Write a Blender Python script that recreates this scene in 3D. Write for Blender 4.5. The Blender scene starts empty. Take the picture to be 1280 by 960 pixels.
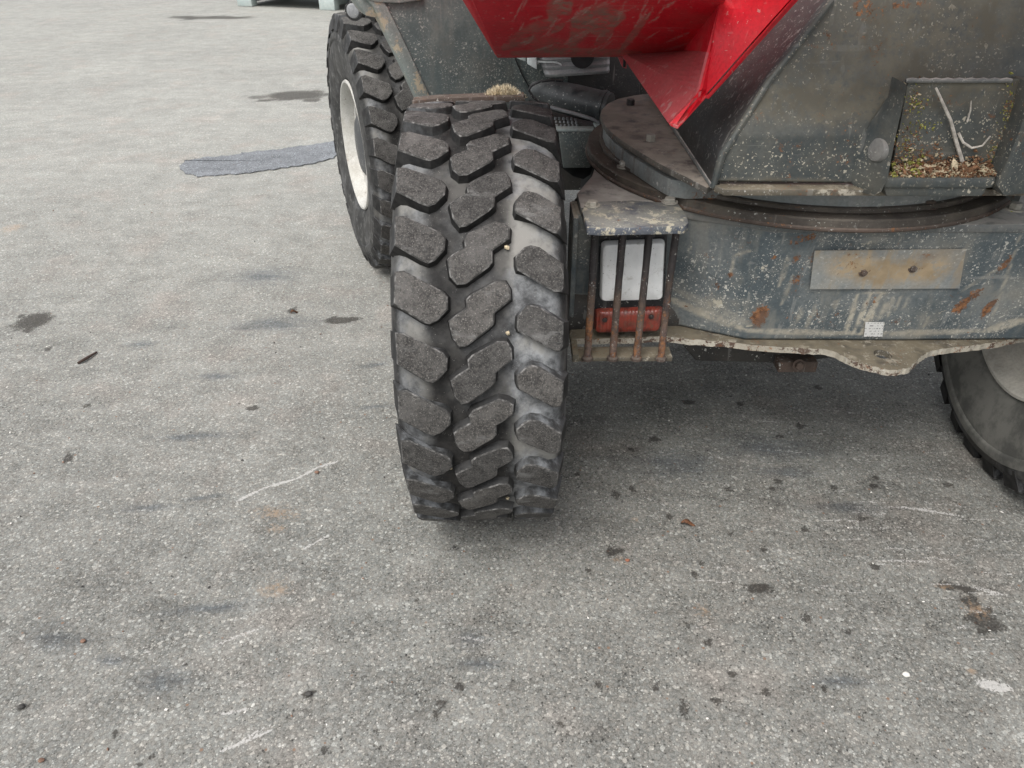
import bpy, bmesh, math, random
import numpy as np
from mathutils import Vector, Matrix
random.seed(7); RNG = np.random.default_rng(7)
S = bpy.context.scene; COL = S.collection
R_ = math.radians
# ---------------------------------------------------------------- camera
PITCH, CAM_H, FOC = 33.0, 1.442, 960.0          # pitch down, metres, focal length for a 1280 px wide frame
cam_d = bpy.data.cameras.new('camera'); cam = bpy.data.objects.new('camera', cam_d); COL.objects.link(cam)
cam.location = (0, 0, CAM_H); cam.rotation_euler = (R_(90 - PITCH), 0, 0)
cam_d.sensor_width = 36; cam_d.lens = 36 * FOC / 1280; cam_d.clip_start = .05; cam_d.clip_end = 2000
S.camera = cam
# ---------------------------------------------------------------- sky, sun, exposure
SUN_EL, SUN_ROT = 58, -150                       # sun high behind thin cloud, over the photographer's left shoulder
w = bpy.data.worlds.new('World'); S.world = w; w.use_nodes = True
wn, wl = w.node_tree.nodes, w.node_tree.links
sky = wn.new('ShaderNodeTexSky'); sky.sky_type = 'NISHITA'; sky.sun_disc = False
sky.sun_elevation = R_(SUN_EL); sky.sun_rotation = R_(SUN_ROT); sky.dust_density = 4; sky.air_density = 1.2
hs = wn.new('ShaderNodeHueSaturation'); hs.inputs['Saturation'].default_value = .22   # overcast: white cloud rather than blue
wl.new(sky.outputs[0], hs.inputs['Color']); wl.new(hs.outputs[0], wn['Background'].inputs[0])
wn['Background'].inputs[1].default_value = .12
sd = bpy.data.lights.new('sun', 'SUN'); sd.energy = 1.1; sd.angle = R_(35); sd.color = (1, .97, .93)
sun = bpy.data.objects.new('sun', sd); COL.objects.link(sun)
az = R_(SUN_ROT)                                 # sky rotation is measured clockwise from +Y
sv = Vector((math.sin(az) * math.cos(R_(SUN_EL)), math.cos(az) * math.cos(R_(SUN_EL)), math.sin(R_(SUN_EL))))
sun.rotation_euler = sv.to_track_quat('Z', 'Y').to_euler(); sun.location = sv * 30
S.view_settings.view_transform = 'Standard'; S.view_settings.look = 'None'
S.view_settings.exposure = .95; S.view_settings.gamma = 1
try: S.view_settings.use_curve_mapping = False
except Exception: pass
S.cycles.max_bounces = 6
# ---------------------------------------------------------------- surveying: photo pixel + known plane -> metres
_c, _s = math.cos(R_(PITCH)), math.sin(R_(PITCH))
def at(px, py, X=None, Y=None, Z=None):
    x, y = (px - 640) / FOC, (480 - py) / FOC
    r = (x, _c + y * _s, -_s + y * _c)
    t = Y / r[1] if Y is not None else (Z - CAM_H) / r[2] if Z is not None else X / r[0]
    return Vector((t * r[0], t * r[1], CAM_H + t * r[2]))
def on(px, py, p0, n):
    x, y = (px - 640) / FOC, (480 - py) / FOC
    r = Vector((x, _c + y * _s, -_s + y * _c)); o = Vector((0, 0, CAM_H))
    return o + r * ((Vector(p0) - o).dot(n) / r.dot(n))
# ---------------------------------------------------------------- node helper
def own_grain(t):
    """every copy of a part gets its own stretch of the grain"""
    oi = t.n.new('ShaderNodeObjectInfo'); sc = t.n.new('ShaderNodeVectorMath'); sc.operation = 'SCALE'; sc.inputs[0].default_value = (37, 53, 71)
    t.l.new(oi.outputs['Random'], sc.inputs['Scale']); ad = t.n.new('ShaderNodeVectorMath'); t.l.new(t.co, ad.inputs[0]); t.l.new(sc.outputs[0], ad.inputs[1])
    t.co = ad.outputs[0]; return oi.outputs['Random']
class NT:
    def __init__(s, name):
        s.m = bpy.data.materials.new(name); s.m.use_nodes = True
        s.n, s.l = s.m.node_tree.nodes, s.m.node_tree.links
        s.b = s.n['Principled BSDF']; s.tc = s.n.new('ShaderNodeTexCoord'); s.geo = s.n.new('ShaderNodeNewGeometry')
        s.co = s.tc.outputs['Object']
    def put(s, sock, v):
        if isinstance(v, bpy.types.NodeSocket): s.l.new(v, sock)
        elif v is not None:
            sock.default_value = (*v, 1) if isinstance(v, tuple) and len(v) == 3 and sock.type == 'RGBA' else v
    def mapping(s, scale, rot=(0, 0, 0), co=None):
        m = s.n.new('ShaderNodeMapping'); s.put(m.inputs[0], co or s.co)
        m.inputs['Scale'].default_value = scale; m.inputs['Rotation'].default_value = rot
        return m.outputs[0]
    def noise(s, scale, detail=4, rough=.55, co=None, dist=0):
        t = s.n.new('ShaderNodeTexNoise'); s.put(t.inputs['Vector'], co or s.co)
        t.inputs['Scale'].default_value = scale; t.inputs['Detail'].default_value = detail
        t.inputs['Roughness'].default_value = rough; t.inputs['Distortion'].default_value = dist
        return t.outputs[0]
    def voro(s, scale, co=None, feature='F1', rnd=1):
        t = s.n.new('ShaderNodeTexVoronoi'); s.put(t.inputs['Vector'], co or s.co); t.feature = feature
        t.inputs['Scale'].default_value = scale; t.inputs['Randomness'].default_value = rnd
        return t.outputs
    def math(s, op, a, b=None, c=None, clamp=False):
        t = s.n.new('ShaderNodeMath'); t.operation = op; t.use_clamp = clamp
        for i, v in enumerate((a, b, c)):
            if v is not None: s.put(t.inputs[i], v)
        return t.outputs[0]
    def ramp(s, f, lo, hi, a=0., b=1.):
        t = s.n.new('ShaderNodeMapRange'); t.interpolation_type = 'SMOOTHSTEP'; s.put(t.inputs[0], f)
        for i, v in zip((1, 2, 3, 4), (lo, hi, a, b)): s.put(t.inputs[i], v)
        return t.outputs[0]
    def mix(s, f, a, b, mode='MIX'):
        t = s.n.new('ShaderNodeMix'); t.data_type = 'RGBA'; t.blend_type = mode
        s.put(t.inputs[0], f); s.put(t.inputs[6], a); s.put(t.inputs[7], b)
        return t.outputs[2]
    def attr(s, name):
        t = s.n.new('ShaderNodeAttribute'); t.attribute_name = name; return t.outputs['Fac']
    def sep(s, v):
        t = s.n.new('ShaderNodeSeparateXYZ'); s.l.new(v, t.inputs[0]); return t.outputs
    def bump(s, h, strength=.5, dist=.002, normal=None):
        t = s.n.new('ShaderNodeBump'); s.put(t.inputs['Height'], h); t.inputs['Strength'].default_value = strength
        t.inputs['Distance'].default_value = dist
        if normal: s.l.new(normal, t.inputs['Normal'])
        return t.outputs[0]
    def out(s, col, rough=.6, metal=0, normal=None, spec=.5, **kw):
        s.put(s.b.inputs['Base Color'], col); s.put(s.b.inputs['Roughness'], rough); s.put(s.b.inputs['Metallic'], metal)
        s.put(s.b.inputs['Specular IOR Level'], spec)
        if normal: s.l.new(normal, s.b.inputs['Normal'])
        for k, v in kw.items(): s.put(s.b.inputs[k], v)
        return s.m

def worn(name, base, base2, speck=.3, rust=0., dust=.15, up=.7, dust_col=(.30, .28, .24), speck_col=(.50, .50, .46),
         rough=.5, scratch=.2, streak=0., chip=None, chip_at=.53, metal=0., spec=.4):
    """Weathered painted steel: two tones, paint chips and splashes, rust, dust that settles on level faces.
    Reads the attributes rust / dust / wear where a mesh carries them."""
    t = NT(name)
    big, mid, fine = t.noise(5, 5, .6), t.noise(24, 5, .65), t.noise(150, 3, .6)
    col = t.mix(t.ramp(t.math('ADD', t.math('MULTIPLY', big, .7), t.math('MULTIPLY', mid, .3)), .4, .62), base, base2)
    col = t.mix(t.ramp(fine, .35, .75, 0, .35), col, (base[0] * .45, base[1] * .45, base[2] * .45))
    if chip:
        col = t.mix(t.ramp(t.math('ADD', t.noise(16, 8, .78), t.math('MULTIPLY', t.attr('wear'), .16)), chip_at, chip_at + .03), col, chip)
    # scratches
    sc1 = t.noise(60, 2, .5, t.mapping((1, 1, .05), (.3, .5, .2))); sc2 = t.noise(60, 2, .5, t.mapping((.06, 1, 1), (.2, .1, .4)))
    scr = t.math('MULTIPLY', t.math('MAXIMUM', t.ramp(sc1, .66, .70), t.ramp(sc2, .68, .72)), scratch)
    col = t.mix(scr, col, (.42, .41, .38))
    # splashes and chips
    dn = t.n.new('ShaderNodeTexNoise'); t.put(dn.inputs['Vector'], t.co); dn.inputs['Scale'].default_value = 110; dn.inputs['Detail'].default_value = 3
    vs = t.n.new('ShaderNodeVectorMath'); vs.operation = 'SCALE'; t.l.new(dn.outputs[1], vs.inputs[0]); vs.inputs['Scale'].default_value = .014
    va = t.n.new('ShaderNodeVectorMath'); t.l.new(t.co, va.inputs[0]); t.l.new(vs.outputs[0], va.inputs[1]); wco = va.outputs[0]
    masks = []
    for k, (sc, thr) in enumerate(((64, .26), (125, .34), (250, .40))):
        v = t.voro(sc, wco); rnd = t.sep(v['Color'])[0]
        size = t.math('MULTIPLY', t.ramp(rnd, 1 - speck * (.55 + .25 * k), 1), thr)
        masks.append(t.math('LESS_THAN', t.math('ADD', v['Distance'], t.math('MULTIPLY', t.math('SUBTRACT', fine, .5), .45)), size))
    m = t.math('MAXIMUM', t.math('MAXIMUM', masks[0], masks[1]), masks[2])
    m = t.math('MULTIPLY', m, t.ramp(t.math('ADD', t.noise(6, 5, .7), t.math('MULTIPLY', t.attr('wear'), .22)), .41, .58))
    col = t.mix(t.math('MULTIPLY', m, .78), col, speck_col)
    # dust
    nz = t.sep(t.geo.outputs['Normal'])[2]
    d = t.math('ADD', t.math('MULTIPLY', t.ramp(nz, .25, .95), t.math('MULTIPLY', t.ramp(mid, .3, .55), up)),
               t.math('MULTIPLY', t.ramp(t.noise(9, 6, .7), .45, .72), dust))
    if streak:
        st = t.noise(34, 3, .6, t.mapping((1, 1, .10), (0, .25, 0)))
        d = t.math('ADD', d, t.math('MULTIPLY', t.ramp(st, .52, .66), streak))
    d = t.math('ADD', d, t.math('MULTIPLY', t.attr('dust'), t.ramp(t.noise(60, 5, .75), .32, .58, .15, 1.1)), clamp=True)
    dc = t.mix(t.ramp(t.noise(18, 4), .35, .65), dust_col, tuple(c * .72 for c in dust_col))
    col = t.mix(d, col, dc)
    sf = t.math('MULTIPLY', t.attr('scuff'), t.ramp(fine, .35, .6)); col = t.mix(t.math('MULTIPLY', sf, .7), col, (.40, .36, .31))
    # rust
    rn = t.math('ADD', t.math('MULTIPLY', t.noise(15, 6, .75), .55), t.math('MULTIPLY', t.noise(110, 5, .8), .45))
    rn = t.math('ADD', .5, t.math('MULTIPLY', t.math('SUBTRACT', rn, .5), 1.75))
    ra = t.math('ADD', t.math('MULTIPLY', t.attr('rust'), .27), rust)
    rm = t.ramp(t.math('ADD', rn, ra), .70, .80)
    stain = t.ramp(t.math('ADD', t.noise(8, 5, .7), t.math('MULTIPLY', t.attr('rust'), .28)), .60, .86, 0, .38)
    col = t.mix(stain, col, (.17, .115, .075))
    rc = t.mix(t.ramp(t.noise(75, 4, .7), .38, .62), (.085, .042, .024), (.27, .125, .056))
    rc = t.mix(t.ramp(t.noise(28, 3), .5, .7), rc, (.13, .075, .05))
    col = t.mix(rm, col, rc)
    h = t.math('ADD', t.math('MULTIPLY', rm, t.noise(220, 3)), t.math('ADD', t.math('MULTIPLY', m, .5), t.math('MULTIPLY', mid, .6)))
    rg = t.math('ADD', t.math('MULTIPLY', t.math('MAXIMUM', d, rm), .9 - rough), rough, clamp=True)
    return t.out(col, rg, metal, t.bump(h, .5, .0015), spec)

M = {}
M['paint'] = worn('blue_grey_paint', (.076, .095, .104), (.165, .18, .18), speck=.62, rust=.064, dust=.42, up=.8, streak=.16, dust_col=(.41, .38, .31), speck_col=(.60, .58, .52), chip=(.44, .41, .33), chip_at=.66)
M['paint_dark'] = worn('dark_grey_paint', (.034, .036, .038), (.055, .056, .055), speck=.3, rust=.02, dust=.3, up=.3, dust_col=(.12, .115, .10), speck_col=(.3, .3, .28), scratch=.25)
M['pedestal'] = worn('pedestal_paint', (.046, .056, .058), (.102, .106, .096), speck=.42, rust=.056, dust=.5, up=.6, streak=.2, dust_col=(.135, .125, .098), speck_col=(.50, .46, .37), scratch=.14)
M['plate_dusty'] = worn('dusty_plate', (.11, .12, .12), (.16, .16, .15), speck=.3, rust=.03, dust=.5, up=1.0, dust_col=(.40, .38, .345), scratch=.2)
M['plate_brown'] = worn('grimy_brown_plate', (.075, .07, .062), (.12, .11, .096), speck=.3, rust=.05, dust=.5, up=.8, dust_col=(.30, .265, .22), scratch=.25)
M['bracket'] = worn('chipped_bracket', (.062, .074, .096), (.12, .13, .15), speck=.4, rust=.045, dust=.35, up=.45, dust_col=(.37, .36, .29), chip=(.47, .43, .33), scratch=.2)
M['ring'] = worn('oily_rusty_ring', (.050, .042, .036), (.085, .074, .064), speck=.2, rust=.05, dust=.5, up=.25, dust_col=(.21, .18, .14), rough=.45, scratch=.1)
M['ring_grey'] = worn('slewing_ring_grey', (.20, .22, .22), (.27, .28, .27), speck=.2, rust=.04, dust=.35, up=.3, streak=.15)
M['flange'] = worn('chipped_flange', (.085, .075, .058), (.15, .13, .10), speck=.4, rust=.07, dust=.5, up=.6, dust_col=(.21, .18, .125), chip=(.36, .33, .27), chip_at=.55)
M['skirt'] = worn('streaked_grey_skirt', (.17, .19, .19), (.27, .28, .27), speck=.2, rust=.08, dust=.5, up=.3, streak=.5, dust_col=(.14, .115, .095))
M['rusty'] = worn('rusty_steel', (.060, .044, .036), (.10, .07, .055), speck=.2, rust=.12, dust=.15, up=.25, dust_col=(.28, .24, .2), rough=.75)
M['bar'] = worn('rusty_bar', (.014, .013, .014), (.032, .028, .028), speck=.25, rust=.0, dust=.15, up=.2, dust_col=(.28, .195, .165), rough=.6)
M['red'] = worn('red_skip_paint', (.54, .004, .014), (.62, .006, .020), speck=.08, rust=-.02, dust=.05, up=.25, dust_col=(.33, .22, .18), speck_col=(.5, .2, .18), rough=.36, scratch=.10, spec=.3)
M['red_dirty'] = worn('red_skip_paint_dirty', (.54, .006, .018), (.60, .009, .024), speck=.08, rust=-.02, dust=.22, up=.2, dust_col=(.26, .19, .15), speck_col=(.45, .3, .26), rough=.42, scratch=.2)
M['hood'] = worn('green_grey_hood_paint', (.092, .115, .115), (.155, .18, .172), speck=.7, rust=.0, dust=.3, up=.6, streak=.1, scratch=.1)
M['hood_edge'] = worn('pale_edge_paint', (.20, .24, .23), (.28, .31, .29), speck=.4, rust=.03, dust=.3, up=.8, chip=(.42, .37, .27))
M['steel_grey'] = worn('grey_box_metal', (.23, .24, .25), (.33, .34, .35), speck=.2, rust=-.05, dust=.15, up=.3, rough=.4)
M['black'] = worn('black_plastic', (.014, .015, .017), (.025, .026, .028), speck=.25, rust=-.2, dust=.12, up=.35, dust_col=(.14, .13, .12), rough=.4, scratch=.1)
M['under'] = worn('oily_underside', (.022, .022, .022), (.045, .042, .038), speck=.15, rust=.02, dust=.2, up=.3, dust_col=(.12, .105, .085), rough=.6)
M['hose'] = worn('black_hose', (.030, .034, .036), (.055, .062, .064), speck=.15, rust=-.2, dust=.3, up=.45, dust_col=(.16, .17, .165), rough=.38, scratch=.1)
M['rim'] = worn('cream_rim_paint', (.47, .465, .43), (.56, .55, .52), speck=.2, rust=.02, dust=.5, up=.1, dust_col=(.36, .32, .25), speck_col=(.2, .17, .14), rough=.45, scratch=.1)
M['hub'] = worn('grey_hub', (.055, .058, .062), (.085, .088, .092), speck=.3, rust=.0, dust=.2, up=.4)
M['bolt'] = worn('grey_bolt', (.26, .25, .22), (.36, .34, .29), speck=.2, rust=.02, dust=.4, up=.4)
M['pin'] = worn('pin_steel', (.17, .17, .165), (.22, .22, .21), speck=.2, rust=.02, dust=.3, up=.3, rough=.45)
M['pale_metal'] = worn('pale_green_metal', (.36, .42, .41), (.44, .49, .47), speck=.2, rust=.0, dust=.2, up=.4)
M['white_part'] = worn('white_plastic', (.55, .60, .60), (.62, .66, .66), speck=.1, rust=-.2, dust=.2)

def flat(name, col, rough=.6, var=.3, scale=60, **kw):
    t = NT(name); n = t.noise(scale, 4, .6)
    c = t.mix(t.ramp(n, .3, .7), tuple(x * (1 - var) for x in col), tuple(min(1, x * (1 + var)) for x in col))
    return t.out(c, rough, 0, t.bump(n, .25, .001), **kw)
M['straw'] = flat('dry_straw', (.60, .52, .37), .8, .35, 90)
M['stem'] = flat('pale_stem', (.46, .43, .38), .8, .3, 90)
M['twig'] = flat('dark_twig', (.045, .028, .022), .8, .4, 120)
M['leaf'] = flat('brown_leaf', (.105, .045, .02), .75, .5, 120)
M['stone_white'] = flat('white_stone', (.62, .60, .56), .8, .1, 150)
M['stone_brown'] = flat('brown_stone', (.17, .10, .07), .85, .3, 150)
M['stone_dark'] = flat('dark_stone', (.05, .048, .045), .85, .3, 150)
M['litter_brown'] = flat('brown_litter', (.19, .10, .052), .9, .5, 200)
M['litter_green'] = flat('green_moss', (.24, .24, .055), .9, .5, 200)
M['litter_pale'] = flat('pale_litter', (.44, .37, .25), .9, .4, 200)
M['seam'] = flat('dark_seam', (.012, .013, .014), .8)

def lens_mat():
    t = NT('white_lens'); n = t.noise(14, 4, .6); x = t.sep(t.co)
    fl = t.math('SINE', t.math('MULTIPLY', x[0], 420)); fl2 = t.math('SINE', t.math('MULTIPLY', x[2], 160))
    c = t.mix(t.ramp(n, .35, .65), (.82, .83, .825), (.95, .955, .945))
    c = t.mix(t.ramp(t.noise(40, 5, .7), .56, .7, 0, .5), c, (.40, .38, .33))
    c = t.mix(t.ramp(t.noise(300, 2), .70, .74), c, (.1, .1, .1))
    h = t.math('ADD', t.math('MULTIPLY', fl, .25), t.math('ADD', t.math('MULTIPLY', fl2, .1), n))
    return t.out(c, .12, 0, t.bump(h, .35, .003), **{'Coat Weight': .6, 'Coat Roughness': .05, 'Transmission Weight': .08, 'IOR': 1.45})
M['lens'] = lens_mat()
def amber():
    t = NT('red_orange_lens'); n = t.noise(60, 4, .6)
    c = t.mix(t.ramp(n, .4, .65), (.27, .045, .028), (.15, .032, .024))
    c = t.mix(t.ramp(t.noise(50, 5, .75), .50, .66, 0, .6), c, (.13, .075, .05))
    c = t.mix(t.ramp(t.noise(120, 4, .7), .60, .68, 0, .5), c, (.36, .20, .15))
    x = t.sep(t.co)[0]
    return t.out(c, .3, 0, t.bump(t.math('ADD', n, t.math('SINE', t.math('MULTIPLY', x, 700))), .3, .0015), **{'Coat Weight': .3})
M['amber'] = amber()

def rubber():
    """carcass and groove floor: black rubber with pale blue-grey road dust packed mainly in one groove"""
    t = NT('groove_rubber'); x = t.sep(t.co)[0]
    big, mid, fine = t.noise(9, 4, .6), t.noise(38, 6, .7), t.noise(210, 3, .7)
    base = t.mix(t.ramp(mid, .35, .65), (.006, .0058, .0056), (.020, .0185, .017))
    lane = t.math('MAXIMUM', t.ramp(x, .045, .085), t.ramp(x, -.085, -.125, 0, .75))
    lane = t.math('MULTIPLY', lane, t.ramp(t.math('ABSOLUTE', x), .150, .165, 1, .12))
    d = t.math('MULTIPLY', t.math('ADD', t.math('MULTIPLY', lane, .95), t.ramp(t.noise(5, 4, .6), .45, .65, .03, .30)), t.ramp(t.math('ADD', t.math('MULTIPLY', big, .6), t.math('MULTIPLY', mid, .4)), .34, .60, .12, 1))
    dc = t.mix(t.ramp(big, .4, .6), (.27, .28, .29), (.22, .215, .20))
    col = t.mix(d, base, dc)
    sp = t.math('MULTIPLY', t.math('LESS_THAN', t.voro(230)['Distance'], .16), t.ramp(t.noise(60, 3), .5, .6))
    col = t.mix(t.math('MULTIPLY', sp, .5), col, (.3, .29, .27))
    return t.out(col, .72, 0, t.bump(t.math('ADD', mid, t.math('MULTIPLY', fine, .4)), .4, .002), .3)
M['rubber'] = rubber()
def lug_top():
    t = NT('worn_lug_top'); own = own_grain(t); mid, fine = t.noise(45, 5, .7), t.noise(260, 4, .75)
    col = t.mix(t.ramp(mid, .35, .68), (.026, .0255, .025), (.074, .072, .069))
    cut = t.noise(55, 3, .6, t.mapping((.25, 1.4, 1.4), (.5, .2, .7)))
    col = t.mix(t.ramp(cut, .66, .70, 0, .7), col, (.016, .015, .015))
    col = t.mix(t.ramp(t.noise(11, 4, .6), .52, .70, 0, .5), col, (.125, .122, .118))
    col = t.mix(t.ramp(fine, .42, .68, 0, .75), col, (.115, .108, .10))
    v = t.voro(380); rnd = t.sep(v['Color'])[0]
    sp = t.math('LESS_THAN', v['Distance'], t.ramp(rnd, .62, 1, 0, .40))
    col = t.mix(t.math('MULTIPLY', sp, .5), col, (.26, .25, .235))
    pit = t.math('LESS_THAN', t.voro(240)['Distance'], .2)
    col = t.mix(t.math('MULTIPLY', pit, .6), col, (.02, .019, .018))
    col = t.mix(1.0, col, t.mix(own, (.80, .80, .80), (1.18, 1.16, 1.14)), 'MULTIPLY')
    scuff = t.noise(20, 5, .75, t.mapping((.5, 1.3, 1.3), (.2, .9, .3)))
    col = t.mix(t.ramp(scuff, .56, .68, 0, .55), col, (.165, .163, .158))
    return t.out(col, .85, 0, t.bump(t.math('ADD', fine, t.math('MULTIPLY', mid, .5)), .7, .002), .3)
M['lug_top'] = lug_top()
def lug_edge():
    t = NT('scuffed_lug_edge'); own_grain(t); n = t.noise(70, 5, .7)
    return t.out(t.mix(t.ramp(n, .42, .70), (.040, .039, .037), (.19, .185, .178)), .8, 0, t.bump(n, .4, .001), .3)
M['lug_edge'] = lug_edge()
def lug_side():
    t = NT('dusty_lug_side'); n = t.noise(40, 6, .7); x = t.sep(t.co)[0]; nz = t.sep(t.geo.outputs['Normal'])[2]
    col = t.mix(t.ramp(n, .35, .65), (.008, .008, .008), (.026, .025, .024))
    lane = t.math('ADD', t.math('MULTIPLY', t.ramp(t.math('ABSOLUTE', x), .06, .10), .72), .08)
    lane = t.math('MULTIPLY', lane, t.ramp(t.math('ABSOLUTE', x), .156, .164, 1, .25))
    d = t.math('MULTIPLY', t.math('MULTIPLY', t.ramp(nz, -.35, .75), lane), t.ramp(t.noise(22, 5, .7), .36, .62, .1, 1))
    return t.out(t.mix(d, col, (.21, .22, .23)), .7, 0, t.bump(n, .4, .002), .3)
M['lug_side'] = lug_side()
def sidewall():
    t = NT('sidewall_rubber'); n = t.noise(14, 6, .7); f = t.noise(120, 4, .7)
    col = t.mix(t.ramp(n, .38, .66), (.011, .011, .011), (.050, .049, .047))
    st = t.noise(30, 4, .7, t.mapping((.3, 1, 1)))
    col = t.mix(t.ramp(st, .52, .70, 0, .6), col, (.19, .19, .183))
    col = t.mix(t.ramp(t.noise(6, 5, .7), .5, .7, 0, .45), col, (.15, .152, .155))
    return t.out(col, .6, 0, t.bump(t.math('ADD', n, t.math('MULTIPLY', f, .3)), .35, .002), .45)
M['sidewall'] = sidewall()

def asphalt(name, patch=False):
    t = NT(name)
    co = t.co
    warp = t.noise(90, 2, .5)
    big, mid = t.noise(1.1, 5, .6), t.noise(7, 6, .68)
    st = t.noise(9, 5, .65, t.mapping((.35, 1.6, 1), (0, 0, .25)))
    v1, v2, v3 = t.voro(140), t.voro(310), t.voro(70)
    c1, c2, c3 = (t.sep(v['Color']) for v in (v1, v2, v3))
    base = .200 if not patch else .20
    tone = t.math('ADD', t.math('MULTIPLY', t.math('SUBTRACT', big, .5), .13), t.math('MULTIPLY', t.math('SUBTRACT', mid, .5), .20))
    tone = t.math('ADD', tone, t.math('MULTIPLY', t.math('SUBTRACT', st, .5), .10))
    # individual stones: a few pale, most mid grey, some dark
    s1 = t.math('ADD', t.ramp(c1[0], .88, 1.0, 0, .13), t.math('MULTIPLY', t.math('SUBTRACT', c1[1], .5), .06))
    s2 = t.math('ADD', t.ramp(c2[0], .91, .98, 0, .16), t.math('MULTIPLY', t.math('SUBTRACT', c2[1], .5), .065))
    s3 = t.ramp(c3[0], .945, .99, 0, .20)
    gap1 = t.ramp(v1['Distance'], .40, .75, 0, .036); gap2 = t.ramp(v2['Distance'], .4, .8, 0, .04)
    inner3 = t.ramp(v3['Distance'], .30, .18)
    l = t.math('ADD', t.math('ADD', tone, base), t.math('ADD', s1, s2))
    l = t.math('SUBTRACT', t.math('SUBTRACT', l, gap1), gap2)
    l = t.math('ADD', l, t.math('MULTIPLY', s3, inner3))
    dk = t.voro(190, feature='F1'); dkr = t.sep(dk['Color'])[2]
    l = t.math('SUBTRACT', l, t.math('MULTIPLY', t.math('LESS_THAN', dk['Distance'], t.ramp(dkr, .86, 1, 0, .5)), .085))
    l = t.math('MULTIPLY', l, t.ramp(t.noise(520, 3, .8), .28, .72, .80, 1.19))
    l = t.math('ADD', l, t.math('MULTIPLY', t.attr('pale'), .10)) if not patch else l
    l = t.math('MAXIMUM', l, .03)
    comb = t.n.new('ShaderNodeCombineColor')
    for i in range(3): t.l.new(l, comb.inputs[i])
    tint = t.mix(t.ramp(c1[2], .2, .8), (1.0, .97, .875), (.975, .985, .915))
    tint = t.mix(t.ramp(t.noise(3.0, 4, .7), .5, .7), tint, (1.03, .965, .87))
    if patch: tint = (.93, .98, 1.04)
    col = t.mix(1.0, comb.outputs[0], tint, 'MULTIPLY')
    col = t.mix(t.math('MULTIPLY', t.ramp(c3[1], .972, .985), inner3), col, (.19, .125, .09))
    if not patch:
        brk = t.math('ADD', t.math('MULTIPLY', t.noise(55, 5, .75), .7), t.math('MULTIPLY', c1[1], .3)); brf = t.math('ADD', t.math('MULTIPLY', t.noise(170, 4, .8), .75), t.math('MULTIPLY', c2[1], .25))
        k = t.ramp(t.math('ADD', t.math('MULTIPLY', t.attr('oil'), .9), t.math('MULTIPLY', t.math('SUBTRACT', brf, .5), 1.7)), .42, .80)
        col = t.mix(t.math('MULTIPLY', k, .80), col, t.mix(1.0, col, (.20, .185, .17), 'MULTIPLY'))
        col = t.mix(t.math('MULTIPLY', k, .35), col, (.035, .031, .028))
        sm = t.noise(26, 4, .7, t.mapping((.3, 1.5, 1), (0, 0, .2)))
        k = t.ramp(t.math('ADD', t.attr('smudge'), t.math('MULTIPLY', t.math('SUBTRACT', t.math('ADD', t.math('MULTIPLY', sm, .6), t.math('MULTIPLY', brf, .4)), .5), 1.5)), .18, .95)
        col = t.mix(t.math('MULTIPLY', k, .85), col, t.mix(1.0, col, (.42, .47, .55), 'MULTIPLY'))
        k = t.math('MULTIPLY', t.attr('under_shade'), t.ramp(t.noise(6, 5, .7), .3, .7, .5, 1.2))     # shade under and before the machine, deepened in the asphalt colour
        col = t.mix(k, col, t.mix(1.0, col, (.62, .615, .59), 'MULTIPLY'))
        k = t.ramp(t.math('ADD', t.attr('scrape'), t.math('MULTIPLY', t.math('SUBTRACT', brf, .5), 2.0)), .42, .86)
        col = t.mix(t.math('MULTIPLY', k, .75), col, (.46, .45, .43))
        k = t.ramp(t.math('ADD', t.attr('earth'), t.math('MULTIPLY', t.math('SUBTRACT', brk, .5), .9)), .30, .75)
        col = t.mix(t.math('MULTIPLY', k, .6), col, (.30, .20, .12))
    h = t.math('SUBTRACT', 1.2, t.math('ADD', t.math('MULTIPLY', v1['Distance'], .8), t.math('MULTIPLY', v2['Distance'], .5)))
    h = t.math('ADD', h, t.math('MULTIPLY', mid, .8))
    return t.out(col, t.ramp(c1[1], 0, 1, .72, .95), 0, t.bump(h, .30, .002), .35)
M['asphalt'] = asphalt('worn_asphalt'); M['patch'] = asphalt('repair_asphalt', True)

# ---------------------------------------------------------------- object helpers
def prop(o, label=None, cat=None, group=None, kind=None):
    for k, v in (('label', label), ('category', cat), ('group', group), ('kind', kind)):
        if v: o[k] = v
    return o
def empty(name, loc, parent=None):
    o = bpy.data.objects.new(name, None); COL.objects.link(o); o.location = loc; o.empty_display_size = .1
    if parent: o.parent = parent
    return o
ROOT = {}
def world_of(p):
    v = Vector((0, 0, 0))
    while p is not None: v += p.location; p = p.parent
    return v
def obj(name, verts, faces, mat, parent=None, fm=None, smooth=False, bevel=0, seg=2):
    """one mesh object; verts in world metres, shifted into the parent's frame (parents carry no rotation unless local=True)"""
    off = world_of(parent)
    me = bpy.data.meshes.new(name); me.from_pydata([tuple(Vector(v) - off) for v in verts], [], [tuple(f) for f in faces])
    for m in (mat if isinstance(mat, (list, tuple)) else [mat]): me.materials.append(m)
    if fm: me.polygons.foreach_set('material_index', fm)
    bm = bmesh.new(); bm.from_mesh(me); bmesh.ops.recalc_face_normals(bm, faces=bm.faces)
    if bevel:
        es = [e for e in bm.edges if len(e.link_faces) == 2 and e.calc_face_angle(0) > .5]
        bmesh.ops.bevel(bm, geom=es, offset=bevel, segments=seg, profile=.5, affect='EDGES', clamp_overlap=True)
    bm.to_mesh(me); bm.free()
    if smooth or bevel:
        me.polygons.foreach_set('use_smooth', [True] * len(me.polygons)); me.set_sharp_from_angle(angle=R_(38))
    o = bpy.data.objects.new(name, me); COL.objects.link(o)
    if parent: o.parent = parent
    return o
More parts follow.
